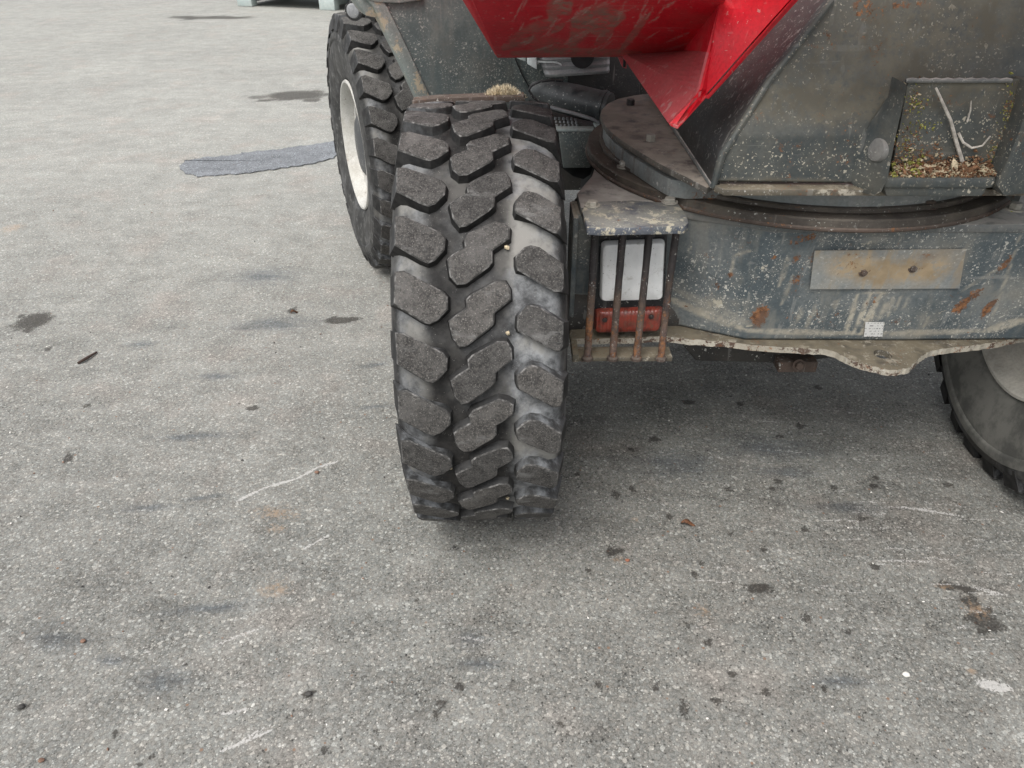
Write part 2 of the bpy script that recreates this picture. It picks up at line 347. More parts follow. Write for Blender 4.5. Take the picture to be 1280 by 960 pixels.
def slab_geo(pts, t):
    pts = [Vector(p) for p in pts]; t = Vector(t); n = len(pts)
    v = pts + [p + t for p in pts]
    f = [list(range(n)), list(range(2 * n - 1, n - 1, -1))] + [[i, (i + 1) % n, n + (i + 1) % n, n + i] for i in range(n)]
    return v, f
def slab(name, pts, t, mat, parent=None, bevel=.002, **kw):
    v, f = slab_geo(pts, t); return obj(name, v, f, mat, parent, bevel=bevel, **kw)
def box(name, lo, hi, mat, parent=None, bevel=.004, **kw):
    (a, b, c), (d, e, f) = lo, hi
    return slab(name, [(a, b, c), (d, b, c), (d, e, c), (a, e, c)], (0, 0, f - c), mat, parent, bevel, **kw)
def tube_geo(path, r, n=10, caps=True):
    path = [Vector(p) for p in path]; V, F = [], []
    rr = r if isinstance(r, (list, tuple)) else [r] * len(path)
    up = None
    for i, p in enumerate(path):
        d = (path[min(i + 1, len(path) - 1)] - path[max(i - 1, 0)]).normalized()
        if up is None: up = Vector((0, 0, 1)) if abs(d.z) < .9 else Vector((1, 0, 0))
        a = d.cross(up).normalized(); b = a.cross(d); up = b
        for k in range(n):
            q = 2 * math.pi * k / n; V.append(p + (a * math.cos(q) + b * math.sin(q)) * rr[i])
    for i in range(len(path) - 1):
        for k in range(n): F.append([i * n + k, i * n + (k + 1) % n, (i + 1) * n + (k + 1) % n, (i + 1) * n + k])
    if caps: F += [list(range(n)), list(range(len(V) - n, len(V)))]
    return V, F
def tube(name, path, r, mat, parent=None, n=10, **kw):
    v, f = tube_geo(path, r, n); return obj(name, v, f, mat, parent, smooth=True, **kw)
def bolt(name, loc, r, h, mat, parent, axis=(0, 0, 1), sides=6, washer=True):
    z = Vector(axis).normalized(); q = z.to_track_quat('Z', 'Y').to_matrix(); loc = Vector(loc); V, F = [], []
    prof = ([(r * 1.45, 0, 20), (r * 1.45, h * .22, 20)] if washer else [])
    def ring(rad, hh, n, rot): return [loc + q @ Vector((rad * math.cos(2 * math.pi * k / n + rot), rad * math.sin(2 * math.pi * k / n + rot), hh)) for k in range(n)]
    def add(rings):
        n = len(rings[0]); b = len(V)
        for g in rings: V.extend(g)
        for i in range(len(rings) - 1):
            for k in range(n): F.append([b + i * n + k, b + i * n + (k + 1) % n, b + (i + 1) * n + (k + 1) % n, b + (i + 1) * n + k])
        F.append(list(range(b + (len(rings) - 1) * n, b + len(rings) * n)))
    rot = random.random() * 6
    if washer: add([ring(a, b, n, 0) for a, b, n in prof])
    add([ring(r, 0, sides, rot), ring(r, h * .86, sides, rot), ring(r * .85, h, sides, rot)])
    return obj(name, V, F, mat, parent)
def set_attr(o, name, vals):
    a = o.data.attributes.new(name, 'FLOAT', 'POINT'); a.data.foreach_set('value', np.ascontiguousarray(vals, dtype=np.float32))
def blob(P2, c, r1, r2, ang=0, soft=.6):
    d = P2 - np.array(c); ca, sa = math.cos(ang), math.sin(ang)
    e = np.sqrt(((d[:, 0] * ca + d[:, 1] * sa) / r1) ** 2 + ((-d[:, 0] * sa + d[:, 1] * ca) / r2) ** 2)
    return np.clip((1.3 - e) / soft, 0, 1)
def seg(P2, a, b, wd, soft=.6):
    a, b = np.array(a), np.array(b); d = b - a; L = (d ** 2).sum() + 1e-12
    t = np.clip(((P2 - a) @ d) / L, 0, 1)
    e = np.sqrt(((P2 - a - t[:, None] * d) ** 2).sum(1)) / (wd * (1 - .6 * np.abs(2 * t - 1) ** 2))
    return np.clip((1.4 - e) / soft, 0, 1)

# ================================================================ THE GROUND
def make_ground():
    xs = np.concatenate([-np.concatenate([np.arange(2.25, 5, .05), np.geomspace(5.05, 120, 24)])[::-1], np.arange(-2.2, -1.75, .02), np.arange(-1.75, 1.8, .0055), np.geomspace(2.25, 120, 30)])
    ys = np.concatenate([-np.geomspace(.5, 60, 14)[::-1], np.arange(.74, 3.1, .0055), 3.1 + np.cumsum(np.geomspace(.012, .05, 150)), np.arange(7.4, 13, .10), np.geomspace(13.1, 160, 22)])
    ys = np.unique(ys)
    nx, ny = len(xs), len(ys)
    X, Y = np.meshgrid(xs, ys); P2 = np.stack([X.ravel(), Y.ravel()], 1)
    me = bpy.data.meshes.new('ground')
    Z = .0012 * np.sin(P2[:, 0] * 2.3 + 1.1 * np.sin(P2[:, 1] * 1.7)) - .0012
    V = np.column_stack([P2, Z]).astype(np.float32)
    i = np.arange(nx - 1)[None, :] + nx * np.arange(ny - 1)[:, None]; i = i.ravel()
    Fq = np.column_stack([i, i + 1, i + 1 + nx, i + nx]).astype(np.int32)
    me.vertices.add(len(V)); me.vertices.foreach_set('co', V.ravel())
    me.loops.add(Fq.size); me.loops.foreach_set('vertex_index', Fq.ravel())
    me.polygons.add(len(Fq)); me.polygons.foreach_set('loop_start', np.arange(0, Fq.size, 4, dtype=np.int32))
    me.update(calc_edges=True); me.polygons.foreach_set('use_smooth', [True] * len(Fq))
    me.materials.append(M['asphalt'])
    o = bpy.data.objects.new('ground', me); COL.objects.link(o); prop(o, kind='structure', label='worn grey asphalt yard with stains and scrapes')
    g = lambda px, py: tuple(at(px, py, Z=0)[:2])
    oil, smu, scr, ear = (np.zeros(len(P2)) for _ in range(4))
    def wide(px, py, w, h, ang=0):       # an ellipse seen w x h px in the photo -> metres on the ground
        a, b, c, d = (at(px - w / 2, py, Z=0), at(px + w / 2, py, Z=0), at(px, py - h / 2, Z=0), at(px, py + h / 2, Z=0))
        return (g(px, py), (b - a).length / 2, max((c - d).length / 2, .004), ang)
    under_shade = np.maximum(blob(P2, (.85, 2.0), 1.25, 1.15, 0, 1.3), 0) * .5
    for a in ((42, 401, 44, 20), (370, 119, 78, 12, .05), (265, 22, 110, 4), (1185, 732, 26, 10), (1215, 752, 22, 22, -.6), (1232, 776, 40, 26, -.6), (1205, 735, 30, 8, -.3),
              (948, 735, 34, 12, .2), (1008, 773, 16, 14), (748, 856, 14, 12), (885, 803, 14, 12), (958, 865, 12, 14), (385, 868, 16, 12), (765, 690, 20, 12), (775, 688, 10, 10),
              (770, 618, 16, 10), (790, 611, 10, 8), (837, 646, 12, 8), (972, 602, 14, 8), (1092, 607, 14, 7), (966, 611, 10, 6), (1075, 648, 22, 6), (1006, 662, 12, 7), (913, 668, 10, 6), (955, 688, 10, 7), (1094, 709, 16, 9),
              (1000, 533, 12, 8), (925, 505, 10, 6), (1022, 484, 10, 7), (1042, 609, 10, 7), (860, 503, 16, 7), (818, 549, 16, 8), (722, 592, 10, 6), (790, 562, 10, 6), (910, 612, 12, 6), (975, 545, 10, 6), (1095, 597, 10, 6),
              (85, 572, 14, 12), (27, 883, 14, 10), (190, 945, 10, 8), (175, 955, 10, 8), (425, 400, 40, 9, .1), (365, 388, 14, 8), (315, 510, 18, 6), (60, 437, 10, 6), (108, 507, 10, 6), (855, 886, 16, 18), (820, 860, 10, 10), (895, 876, 20, 10),
              (877, 705, 8, 6), (1185, 605, 16, 6), (545, 892, 14, 14), (551, 878, 18, 9), (575, 859, 14, 10), (868, 718, 10, 10), (735, 713, 10, 8), (860, 782, 10, 12), (405, 937, 14, 12), (470, 915, 10, 9), (915, 843, 12, 10), (1030, 860, 10, 9), (1060, 790, 12, 7), (700, 905, 10, 9)):
        (cx_, cy_), r1_, r2_, an_ = wide(*a); sm_ = r1_ < .025
        oil = np.maximum(oil, blob(P2, (cx_, cy_), r1_ * (.9 if sm_ else 1), r2_ * (.9 if sm_ else 1), an_) * (random.uniform(.85, 1) if sm_ else 1))
        for _ in range(4 if sm_ else 8):
            q_ = random.random() * 6.28; kr = random.uniform(.7, 1.25)
            oil = np.maximum(oil, blob(P2, (cx_ + r1_ * kr * math.cos(q_), cy_ + r2_ * kr * math.sin(q_)), r1_ * random.uniform(.2, .45), r2_ * random.uniform(.2, .5), random.random()) * random.uniform(.6, 1))
    for _ in range(85):                 # drips under and before the machine
        x, y = random.gauss(.75, .5), random.uniform(.9, 3.0); r = random.uniform(.002, .0055)
        oil = np.maximum(oil, blob(P2, (x, y), r * random.uniform(.9, 2.2), r, random.random() * 3) * random.uniform(.45, .9))
    for _ in range(40):
        x, y = random.uniform(-2.0, .2), random.uniform(.9, 3.2); r = random.uniform(.003, .008)
        oil = np.maximum(oil, blob(P2, (x, y), r * random.uniform(.8, 2), r, random.random() * 3) * random.uniform(.4, .95))
    for a in ((70, 800, 110, 46, -.3), (135, 826, 60, 20), (185, 634, 120, 14, .1), (250, 622, 90, 10, .2), (340, 405, 160, 26, .1), (330, 345, 130, 30), (350, 408, 60, 14), (465, 508, 60, 8, .2), (470, 455, 60, 9, .3), (175, 430, 60, 12), (270, 470, 70, 12),
              (200, 850, 110, 50), (590, 800, 70, 40), (600, 830, 80, 24), (1050, 850, 120, 24), (1060, 635, 160, 22), (980, 590, 150, 24), (850, 580, 200, 60), (960, 560, 260, 60), (240, 545, 160, 14, .1), (260, 760, 200, 22, .15)):
        smu = np.maximum(smu, blob(P2, *wide(*a), soft=1.2) * .72)
    def S_(pts, px, arr, k=1.):
        for (a, b) in zip(pts, pts[1:]):
            wd = px * (at(a[0] + 1, a[1], Z=0) - at(*a, Z=0)).length * .5
            arr[:] = np.maximum(arr, seg(P2, g(*a), g(*b), wd) * k)
    S_([(293, 627), (330, 609), (372, 597), (398, 583), (425, 575)], 5, scr, .9); S_([(378, 686), (395, 677), (412, 668)], 5, scr, .7)
    for (a, b, k, wd) in (((270, 893), (315, 885), .8, 5), ((272, 940), (340, 912), .9, 6), ((300, 925), (340, 905), .7, 4), ((258, 810), (330, 782), .6, 6), ((290, 862), (325, 850), .6, 4), ((180, 808), (188, 818), .7, 4), ((225, 818), (232, 836), .6, 3), ((38, 842), (52, 856), .6, 3),
                          ((1120, 632), (1205, 645), .8, 5), ((1050, 632), (1190, 636), .45, 4), ((1060, 655), (1130, 690), .5, 4), ((1090, 700), (1175, 702), .7, 4), ((1030, 655), (1110, 662), .5, 4), ((1110, 683), (1200, 692), .5, 3), ((1215, 733), (1258, 744), .75, 7), ((960, 640), (1040, 665), .5, 4), ((1000, 735), (1050, 731), .5, 4),
                          ((795, 617), (850, 640), .55, 3), ((885, 565), (905, 575), .6, 5), ((905, 585), (950, 600), .5, 3), ((985, 570), (1015, 580), .5, 3), ((1150, 860), (1195, 864), .5, 5), ((1170, 813), (1240, 815), .5, 4), ((1195, 784), (1215, 783), .7, 5), ((1075, 752), (1130, 750), .4, 3), ((430, 645), (480, 625), .4, 3), ((560, 795), (625, 803), .6, 5), ((575, 812), (615, 815), .5, 4)):
        S_([a, b], wd, scr, k)
    for _ in range(170):
        px, py = random.uniform(860, 1280), random.uniform(500, 800); L = random.uniform(15, 70)
        S_([(px, py), (px + L, py + L * random.uniform(-.02, .18))], random.uniform(1.5, 3.5), scr, random.uniform(.3, .7))
    for _ in range(70):
        px, py = random.uniform(0, 500), random.uniform(380, 950); L = random.uniform(10, 60)
        S_([(px, py), (px + L, py - L * random.uniform(.1, .45))], random.uniform(1.5, 3.5), scr, random.uniform(.25, .48))
    scr = np.maximum(scr, blob(P2, *wide(1243, 857, 44, 14, -.2)) * .9)
    scr = np.maximum(scr, blob(P2, *wide(15, 285, 26, 12)) * .55); ear = np.maximum(ear, blob(P2, *wide(15, 285, 40, 16), soft=1) * .6)
    for a in ((1180, 733, 40, 12), (1220, 760, 60, 40), (880, 765, 40, 30), (780, 704, 14, 8), (775, 700, 40, 20), (345, 735, 80, 40), (345, 640, 120, 30), (1215, 838, 30, 14), (795, 650, 20, 12), (345, 660, 60, 20)):
        ear = np.maximum(ear, blob(P2, *wide(*a), soft=1.2) * .55)
    pale = np.clip((P2[:, 1] - 1.2) / 3.5, 0, 1) * np.clip(1 - (P2[:, 0] + .2) / .6, 0, 1)   # grazing-light brightness of the far and left yard, painted into the asphalt
    for n_, v in (('under_shade', under_shade), ('pale', pale), ('oil', oil), ('smudge', smu), ('scrape', scr), ('earth', ear)): set_attr(o, n_, v)
    # the asphalt repair strip beyond the wheel
    px = [(223, 208), (232, 202), (246, 199), (270, 196), (300, 192), (325, 189), (345, 188), (360, 185), (385, 182), (400, 180), (420, 177), (430, 192), (410, 199), (388, 205), (360, 209), (330, 213), (300, 218), (270, 220), (248, 221), (232, 217)]
    fine = []
    for a, b in zip(px, px[1:] + px[:1]):
        for k in range(5):
            q = at(a[0] + (b[0] - a[0]) * k / 5, a[1] + (b[1] - a[1]) * k / 5, Z=.002); fine.append((q.x + random.gauss(0, .008), q.y + random.gauss(0, .012), .001))
    p = slab('asphalt_patch', fine, (0, 0, .005), M['patch'], bevel=0); prop(p, kind='structure', label='smooth blue grey asphalt repair strip')
make_ground()

# ================================================================ THE DUMPER
dumper = empty('dumper', (.75, 1.9, 0))
prop(dumper, 'blue grey wheeled site dumper with a red tipping skip and worn lugged tyres', 'dumper')

# ---------------------------------------------------------------- wheels
TR, TD = .520, .018                                # radius over the lugs, groove depth
def lathe(prof, n=64):
    V, F = [], []
    for (u, r) in prof:
        for k in range(n):
            a = 2 * math.pi * k / n; V.append((u, -r * math.cos(a), r * math.sin(a)))
    for i in range(len(prof) - 1):
        for k in range(n): F.append([i * n + k, i * n + (k + 1) % n, (i + 1) * n + (k + 1) % n, (i + 1) * n + k])
    return V, F
def local(name, V, F, mats, fm=None, sharp=35):
    me = bpy.data.meshes.new(name); me.from_pydata(V, [], F)
    for m in mats: me.materials.append(m)
    if fm: me.polygons.foreach_set('material_index', fm)
    bm = bmesh.new(); bm.from_mesh(me); bmesh.ops.recalc_face_normals(bm, faces=bm.faces); bm.to_mesh(me); bm.free()
    me.polygons.foreach_set('use_smooth', [True] * len(me.polygons)); me.set_sharp_from_angle(angle=R_(sharp))
    return me
half = [(0, TR - TD), (.06, TR - TD - .001), (.11, TR - TD - .004), (.140, TR - TD - .009), (.154, TR - TD - .018), (.166, .468), (.173, .448), (.178, .428), (.178, .421), (.174, .417), (.176, .400), (.175, .36), (.168, .325), (.160, .296), (.157, .284), (.152, .276), (.144, .262), (.130, .252)]
casing_prof = [(-u, r) for u, r in half[::-1]] + half[1:]
V, F = lathe(casing_prof, 72)
n_ = 72
fm = [0 if (.452 < max(casing_prof[i // n_][1], casing_prof[i // n_ + 1][1])) else 1 for i in range(len(F))]
V = [(u * (1 + .055 * max(0, min(1, (-.34 - z) / .12))), y, z) if abs(u) > .16 and math.hypot(y, z) < .47 else (u, y, z) for u, y, z in V]
ME_TYRE = local('tyre', V, F, [M['rubber'], M['sidewall']], fm, 50)
def prof_r(u, top):
    a = abs(u); return (TR if top else TR - TD) - (.0 if a < .06 else .55 * (a - .06) ** 2)
def offset(poly, d):
    n = len(poly); out = []
    for i in range(n):
        p, q, r = (Vector(poly[(i + k) % n]) for k in (-1, 0, 1))
        e1, e2 = (q - p).normalized(), (r - q).normalized()
        n1, n2 = Vector((e1.y, -e1.x)), Vector((e2.y, -e2.x)); m = (n1 + n2); m = m.normalized() if m.length > 1e-6 else n1
        out.append(tuple(q + m * (d / max(.45, m.dot(n1)))))
    return out
def area(p): return sum(p[i][0] * p[(i + 1) % len(p)][1] - p[(i + 1) % len(p)][0] * p[i][1] for i in range(len(p))) / 2
def lug_mesh(poly, shoulder=0, jit=0):
    if area(poly) < 0: poly = poly[::-1]
    rnd = random.Random(jit)
    poly = [(u + rnd.gauss(0, .0012), v + rnd.gauss(0, .0012)) for u, v in poly]
    top, mid, base = offset(poly, -.0006), offset(poly, .0022), offset(poly, .0072)
    n = len(poly); V, F, fm = [], [], []
    def put(u, v, r): a = v / TR; V.append((u, -r * math.cos(a), r * math.sin(a)))
    for (u, v) in top: put(u, v, prof_r(u, True))
    for (u, v) in mid: put(u, v, prof_r(u, True) - .0022)
    outer = [shoulder and (abs(u) > .135) for u, v in poly]
    for (u, v), o, (mu, mv) in zip(base, outer, mid):
        if o: put(math.copysign(.1775, u), mv, .455)
        else: put(u, v, prof_r(u, False) - .006)
    # an inner ring keeps the worn top flat up to its edge; the top itself is refined so that it follows the curve of the tyre
    inn = offset(poly, -.0045); b3 = len(V)
    for (u, v) in inn: put(u, v, prof_r(u, True))
    F.append([b3 + k for k in range(n)]); fm.append(0)
    for k in range(n): F.append([b3 + k, b3 + (k + 1) % n, (k + 1) % n, k]); fm.append(0)
    for k in range(n):
        j = (k + 1) % n
        F.append([k, j, n + j, n + k]); fm.append(1)
        F.append([n + k, n + j, 2 * n + j, 2 * n + k]); fm.append(2)
    me = local('tread_lug', V, F, [M['lug_top'], M['lug_edge'], M['lug_side']], fm, 30)
    bm = bmesh.new(); bm.from_mesh(me); bm.faces.ensure_lookup_table()
    cap = max((f for f in bm.faces), key=lambda f: len(f.verts))
    tri = bmesh.ops.triangulate(bm, faces=[cap], quad_method='BEAUTY', ngon_method='BEAUTY')['faces']
    inner_e = [e for e in set(e for f in tri for e in f.edges) if all(f in tri for f in e.link_faces) and len(e.link_faces) == 2]
    keep = {tuple(round(c, 6) for c in v.co) for v in bm.verts}
    bmesh.ops.subdivide_edges(bm, edges=inner_e, cuts=1)
    for v in bm.verts:
        if tuple(round(c, 6) for c in v.co) in keep: continue
        r = math.hypot(v.co.y, v.co.z); q = prof_r(v.co.x, True) / r
        if .99 < q < 1.01: v.co.y *= q; v.co.z *= q
    bm.normal_update(); bm.to_mesh(me); bm.free()
    me.polygons.foreach_set('use_smooth', [True] * len(me.polygons)); me.set_sharp_from_angle(angle=R_(30))
    return me
CENTRE = [(u * (1.03 if u > 0 else .95), v * 1.0) for u, v in [(-.056, -.014), (-.046, -.004), (-.021, .010), (-.023, .028), (-.015, .036), (.034, .062), (.050, .059), (.060, .047), (.059, .028), (.028, .004), (.027, -.018), (.019, -.027), (-.024, -.060), (-.038, -.061), (-.052, -.047)]]
LEFT = [(max(u * 1.03, -.160), v * .98) for u, v in [(-.158, .050), (-.138, .052), (-.068, .010), (-.061, .000), (-.062, -.022), (-.080, -.043), (-.093, -.047), (-.106, -.043), (-.158, -.010)]]
RIGHT = [(min(u * 1.03, .160), v * .98) for u, v in [(.073, .022), (.088, .040), (.098, .043), (.112, .040), (.157, .006), (.158, -.040), (.150, -.047), (.140, -.046), (.075, -.006), (.071, .004)]]
NL = 28; PIT = 2 * math.pi / NL
LUGS = [(lug_mesh(CENTRE, 0, 1), 0.0), (lug_mesh(LEFT, 1, 2), .031 / TR), (lug_mesh(RIGHT, 1, 3), -.028 / TR),
        (lug_mesh(CENTRE, 0, 4), 0.0), (lug_mesh(LEFT, 1, 5), .031 / TR), (lug_mesh(RIGHT, 1, 6), -.028 / TR)]
RIM_PROF = [(u, r * .94) for u, r in [(-.132, .268), (-.152, .284), (-.158, .280), (-.158, .272), (-.146, .262), (-.125, .252), (-.104, .246), (-.10, .232), (-.06, .226), (-.052, .215), (-.048, .19), (-.03, .175), (-.028, .0)]]
def rim_mesh():
    V, F = lathe(RIM_PROF, 64)
    b = len(V); V2, F2 = lathe([(u, r * .94) for u, r in [(.03, .222), (.10, .234), (.104, .246), (.125, .252), (.146, .262), (.158, .272), (.158, .280), (.152, .284), (.132, .268), (.02, .252), (-.132, .268)]], 64)
    return local('rim', V + V2, F + [[i + b for i in f] for f in F2], [M['rim']], None, 40)
ME_RIM = rim_mesh()
def hub_mesh():
    V, F = lathe([(-.02, .172), (-.036, .170), (-.040, .160), (-.042, .155), (-.095, .150), (-.11, .142), (-.130, .11), (-.135, .08), (-.138, .0)], 40)
    for k in range(10):
        a = 2 * math.pi * k / 10; c = Vector((-.040, -.163 * math.cos(a), .163 * math.sin(a))); b = len(V)
        for h, r in ((0, .014), (-.022, .014), (-.026, .010)):
            for j in range(6): V.append((c.x + h, c.y + r * math.cos(j * math.pi / 3), c.z + r * math.sin(j * math.pi / 3)))
        for i in range(2):
            for j in range(6): F.append([b + i * 6 + j, b + i * 6 + (j + 1) % 6, b + i * 6 + 6 + (j + 1) % 6, b + i * 6 + 6 + j])
        F.append(list(range(b + 12, b + 18)))
    return local('hub', V, F, [M['hub']], None, 30)
ME_HUB = hub_mesh()
ME_RIM_DUSTY = ME_RIM.copy(); ME_RIM_DUSTY.materials[0] = worn('dusty_rim', (.44, .425, .38), (.54, .52, .46), speck=.1, rust=0, dust=.5, up=.1, dust_col=(.28, .26, .22))
def dusty_wall():
    t = NT('dusty_sidewall'); n = t.noise(10, 6, .7); st = t.noise(16, 5, .7, t.mapping((.2, 1, 1)))
    col = t.mix(t.ramp(n, .38, .62), (.085, .085, .078), (.165, .162, .146))
    col = t.mix(t.ramp(st, .5, .7, 0, .6), col, (.19, .185, .165))
    return t.out(col, .7, 0, t.bump(n, .3, .002), .35)
ME_TYRE_DUSTY = ME_TYRE.copy(); ME_TYRE_DUSTY.materials[1] = dusty_wall()
def wheel(c, yaw, roll, seen, flip=False, label=None, rim=None):
    w = empty('wheel', Vector(c) - world_of(dumper), dumper); w.rotation_euler = (0, 0, yaw)
    if label: w['label'] = label
    for nm, me in (('tyre', ME_TYRE_DUSTY if rim else ME_TYRE), ('rim', rim or ME_RIM), ('hub', ME_HUB)):
        o = bpy.data.objects.new(nm, me); COL.objects.link(o); o.parent = w
        if flip and nm != 'tyre': o.rotation_euler = (0, 0, math.pi)
    rest = bmesh.new()
    for i in range(NL):
        for j in range(3):
            me, da = LUGS[j + (3 if (i * 7 + j) % 5 < 2 else 0)]
            a = i * PIT + roll; aa = (a + da + math.pi) % (2 * math.pi) - math.pi
            if seen(aa, j):
                o = bpy.data.objects.new('tread_lug', me); COL.objects.link(o); o.parent = w; o.rotation_euler = (-a - da + random.gauss(0, .0012), 0, 0); wear_ = 1 + random.gauss(0, .0022); o.scale = (1, wear_, wear_); o.location = (random.gauss(0, .0008), 0, 0)
            else:
                tm = me.copy(); tm.transform(Matrix.Rotation(-a - da, 4, 'X')); rest.from_mesh(tm); bpy.data.meshes.remove(tm)
    me = bpy.data.meshes.new('far_tread'); rest.to_mesh(me); rest.free()
    for m in ('lug_top', 'lug_edge', 'lug_side'): me.materials.append(M[m])
    o = bpy.data.objects.new('far_tread', me); COL.objects.link(o); o.parent = w; o['kind'] = 'stuff'
    return w
wheel((-.074, 1.756, .512), R_(1.3), PIT * .2, lambda a, j: -1.5 < a < 1.75)
wheel((1.545, 1.82, .512), R_(-1.5), PIT * .4, lambda a, j: j == 1 and (a < -.9 or a > 2.2), True, None, ME_RIM_DUSTY)
wheel((-.530, 3.36, .506), .36, PIT * .7, lambda a, j: -1.4 < a < 1.8)

for a_, u_, r_ in ((-.80, -.040, .0065), (-.2, -.055, .004), (.42, .066, .005), (.75, .064, .006), (-.45, .064, .0045), (.1, -.058, .0035)):
    bm = bmesh.new(); bmesh.ops.create_icosphere(bm, subdivisions=1, radius=r_, matrix=Matrix.Translation((-.074 + u_, 1.756 - .505 * math.cos(a_), .512 + .505 * math.sin(a_))))
    for v in bm.verts: v.co += Vector((random.gauss(0, 1), random.gauss(0, 1), random.gauss(0, 1))) * r_ * .15
    me = bpy.data.meshes.new('wedged_stone'); bm.to_mesh(me); bm.free(); me.materials.append(M['stone_brown'] if a_ < -.7 else M['litter_pale'])
    me.transform(Matrix.Translation(-world_of(dumper))); o = bpy.data.objects.new('wedged_stone', me); COL.objects.link(o); o.parent = dumper
# ---------------------------------------------------------------- front chassis
FY, FZT, FZB = 1.60, .82, .505                     # front plate: top edge at y=FY, foot 4.5 cm further back
chassis = obj('front_chassis', *slab_geo([(.156, 1.800, .802), (.158, 1.70, .802), (.372, 1.69, .802), (.474, 1.645, .802), (.573, 1.598, .802), (.95, 1.594, .802), (1.30, 1.600, .802), (1.36, 1.80, .802), (1.28, 2.3, .802), (1.15, 2.75, .802), (.40, 2.75, .802), (.26, 2.35, .802), (.223, 2.033, .802), (.204, 1.932, .802)], (0, 0, .019)), M['plate_dusty'], dumper, bevel=.003)
# front plate: a gridded sheet so that chips, rust and wipe marks can lie where the photograph has them
path = [(.145, 1.80), (.152, 1.705), (.30, 1.70), (.385, 1.695), (.474, 1.650), (.573, 1.604), (.95, 1.600), (1.30, 1.606), (1.36, 1.80)]
xs = [path[0]]
for a, b in zip(path, path[1:]):
    L = math.hypot(b[0] - a[0], b[1] - a[1]); k = max(2, int(L / .006))
    xs += [(a[0] + (b[0] - a[0]) * i / k, a[1] + (b[1] - a[1]) * i / k) for i in range(1, k + 1)]
nz = 52; V = []; F = []
for j in range(nz + 1):
    q = j / nz; z = FZB + (FZT - .019 - FZB) * q; back = .042 * (1 - q)
    for (x, y) in xs: V.append((x, y + back + .0015 * math.sin(x * 23) * math.sin(q * 5), z))
n = len(xs)
for j in range(nz):
    for i in range(n - 1): F.append([j * n + i, j * n + i + 1, (j + 1) * n + i + 1, (j + 1) * n + i])
V0 = list(V)
for (x, y) in xs[::max(1, n - 1)]: pass
fp = obj('front_plate', V, F, M['paint'], chassis, smooth=True)
md = fp.modifiers.new('thick', 'SOLIDIFY'); md.thickness = .014; md.offset = -1
P3 = np.array([tuple(v) for v in V0]); P2 = P3[:, [0, 2]]
def fx(px, py): q = at(px, py, Y=1.615); return (q.x, q.z)
def fr(d): return d * .00184
rust, dust, wear = (np.zeros(len(P2)) for _ in range(3))
for (px, py, w_, h_, a, k) in ((953, 402, 20, 34, 0, 1), (1050, 396, 12, 12, 0, .8), (968, 321, 9, 9, 0, .8), (918, 352, 6, 8, 0, .9), (995, 322, 12, 18, 0, .7), (1005, 295, 40, 14, 0, .45), (1220, 372, 30, 14, .9, .7), (1240, 390, 12, 34, -.2, .8), (1207, 385, 14, 26, -.5, .7), (1255, 330, 10, 60, -.3, .45), (1000, 345, 18, 50, -.2, .4), (845, 300, 8, 20, 0, .8), (990, 305, 20, 24, 0, .5)):
    rust = np.maximum(rust, blob(P2, fx(px, py), fr(w_) / 2 * 1.15, fr(h_) / 2 * 1.15, a, 1.0) * k * 1.45)
for (a, b, w_, k) in (((1073, 372), (1062, 424), 7, 1), ((1090, 370), (1072, 424), 6, 1), ((1103, 370), (1082, 424), 8, 1), ((1082, 368), (1110, 368), 5, .7), ((1112, 380), (1104, 405), 6, .7), ((1120, 372), (1112, 402), 5, .6), ((1128, 374), (1122, 392), 4, .6), ((1140, 372), (1134, 388), 4, .5), ((1048, 376), (1045, 390), 5, .5), ((1005, 390), (1000, 408), 6, .6), ((1018, 395), (1012, 415), 5, .5), ((1022, 385), (1020, 400), 4, .5), ((985, 320), (975, 360), 6, .6), ((992, 345), (980, 385), 5, .5), ((1165, 400), (1160, 415), 5, .5), ((918, 352), (922, 325), 2.5, .9), ((922, 325), (945, 314), 2.5, .8),
                     ((1205, 365), (1265, 325), 5, .5), ((1248, 400), (1272, 290), 3, .6), ((842, 398), (935, 420), 12, .8), ((935, 420), (1080, 424), 9, .7), ((1080, 424), (1240, 420), 9, .6), ((1240, 420), (1290, 405), 14, .8), ((855, 385), (940, 412), 14, .4)):
    dust = np.maximum(dust, seg(P2, fx(*a), fx(*b), fr(w_) / 2) * k)
for (px, py, w_, h_, k) in ((1110, 333, 240, 90, .35), (890, 340, 90, 120, .45), (920, 390, 140, 60, .7), (1080, 395, 180, 50, .5), (960, 330, 60, 80, .7)):
    wear = np.maximum(wear, blob(P2, fx(px, py), fr(w_) / 2, fr(h_) / 2, 0, 1.2) * k)
for nm, v in (('rust', rust), ('dust', dust), ('wear', wear)): set_attr(fp, nm, v)
# pale ghost of a number plate with two bolt holes
def fpt(px, py, off=0):
    q = at(px, py, Y=1.60)
    for _ in range(3): q = at(px, py, Y=1.60 + .042 * (1 - (q.z - FZB) / (FZT - .019 - FZB)) + off)
    return q
M['npl'] = worn('dirty_plate_mark', (.20, .215, .215), (.29, .295, .275), speck=.2, rust=.0, dust=.5, up=.2, streak=.5, dust_col=(.37, .285, .18))
corners = [(1018, 313), (1207, 311), (1199, 360), (1012, 361)]
gv, gf = [], []
for j in range(17):
    for i in range(49):
        a = [corners[3][k] + (corners[2][k] - corners[3][k]) * i / 48 for k in (0, 1)]; b = [corners[0][k] + (corners[1][k] - corners[0][k]) * i / 48 for k in (0, 1)]
        gv.append(fpt(a[0] + (b[0] - a[0]) * j / 16, a[1] + (b[1] - a[1]) * j / 16, -.0035))
for j in range(16):
    for i in range(48): gf.append([j * 49 + i, j * 49 + i + 1, (j + 1) * 49 + i + 1, (j + 1) * 49 + i])
npl = obj('number_plate_mark', gv, gf, M['npl'], chassis)
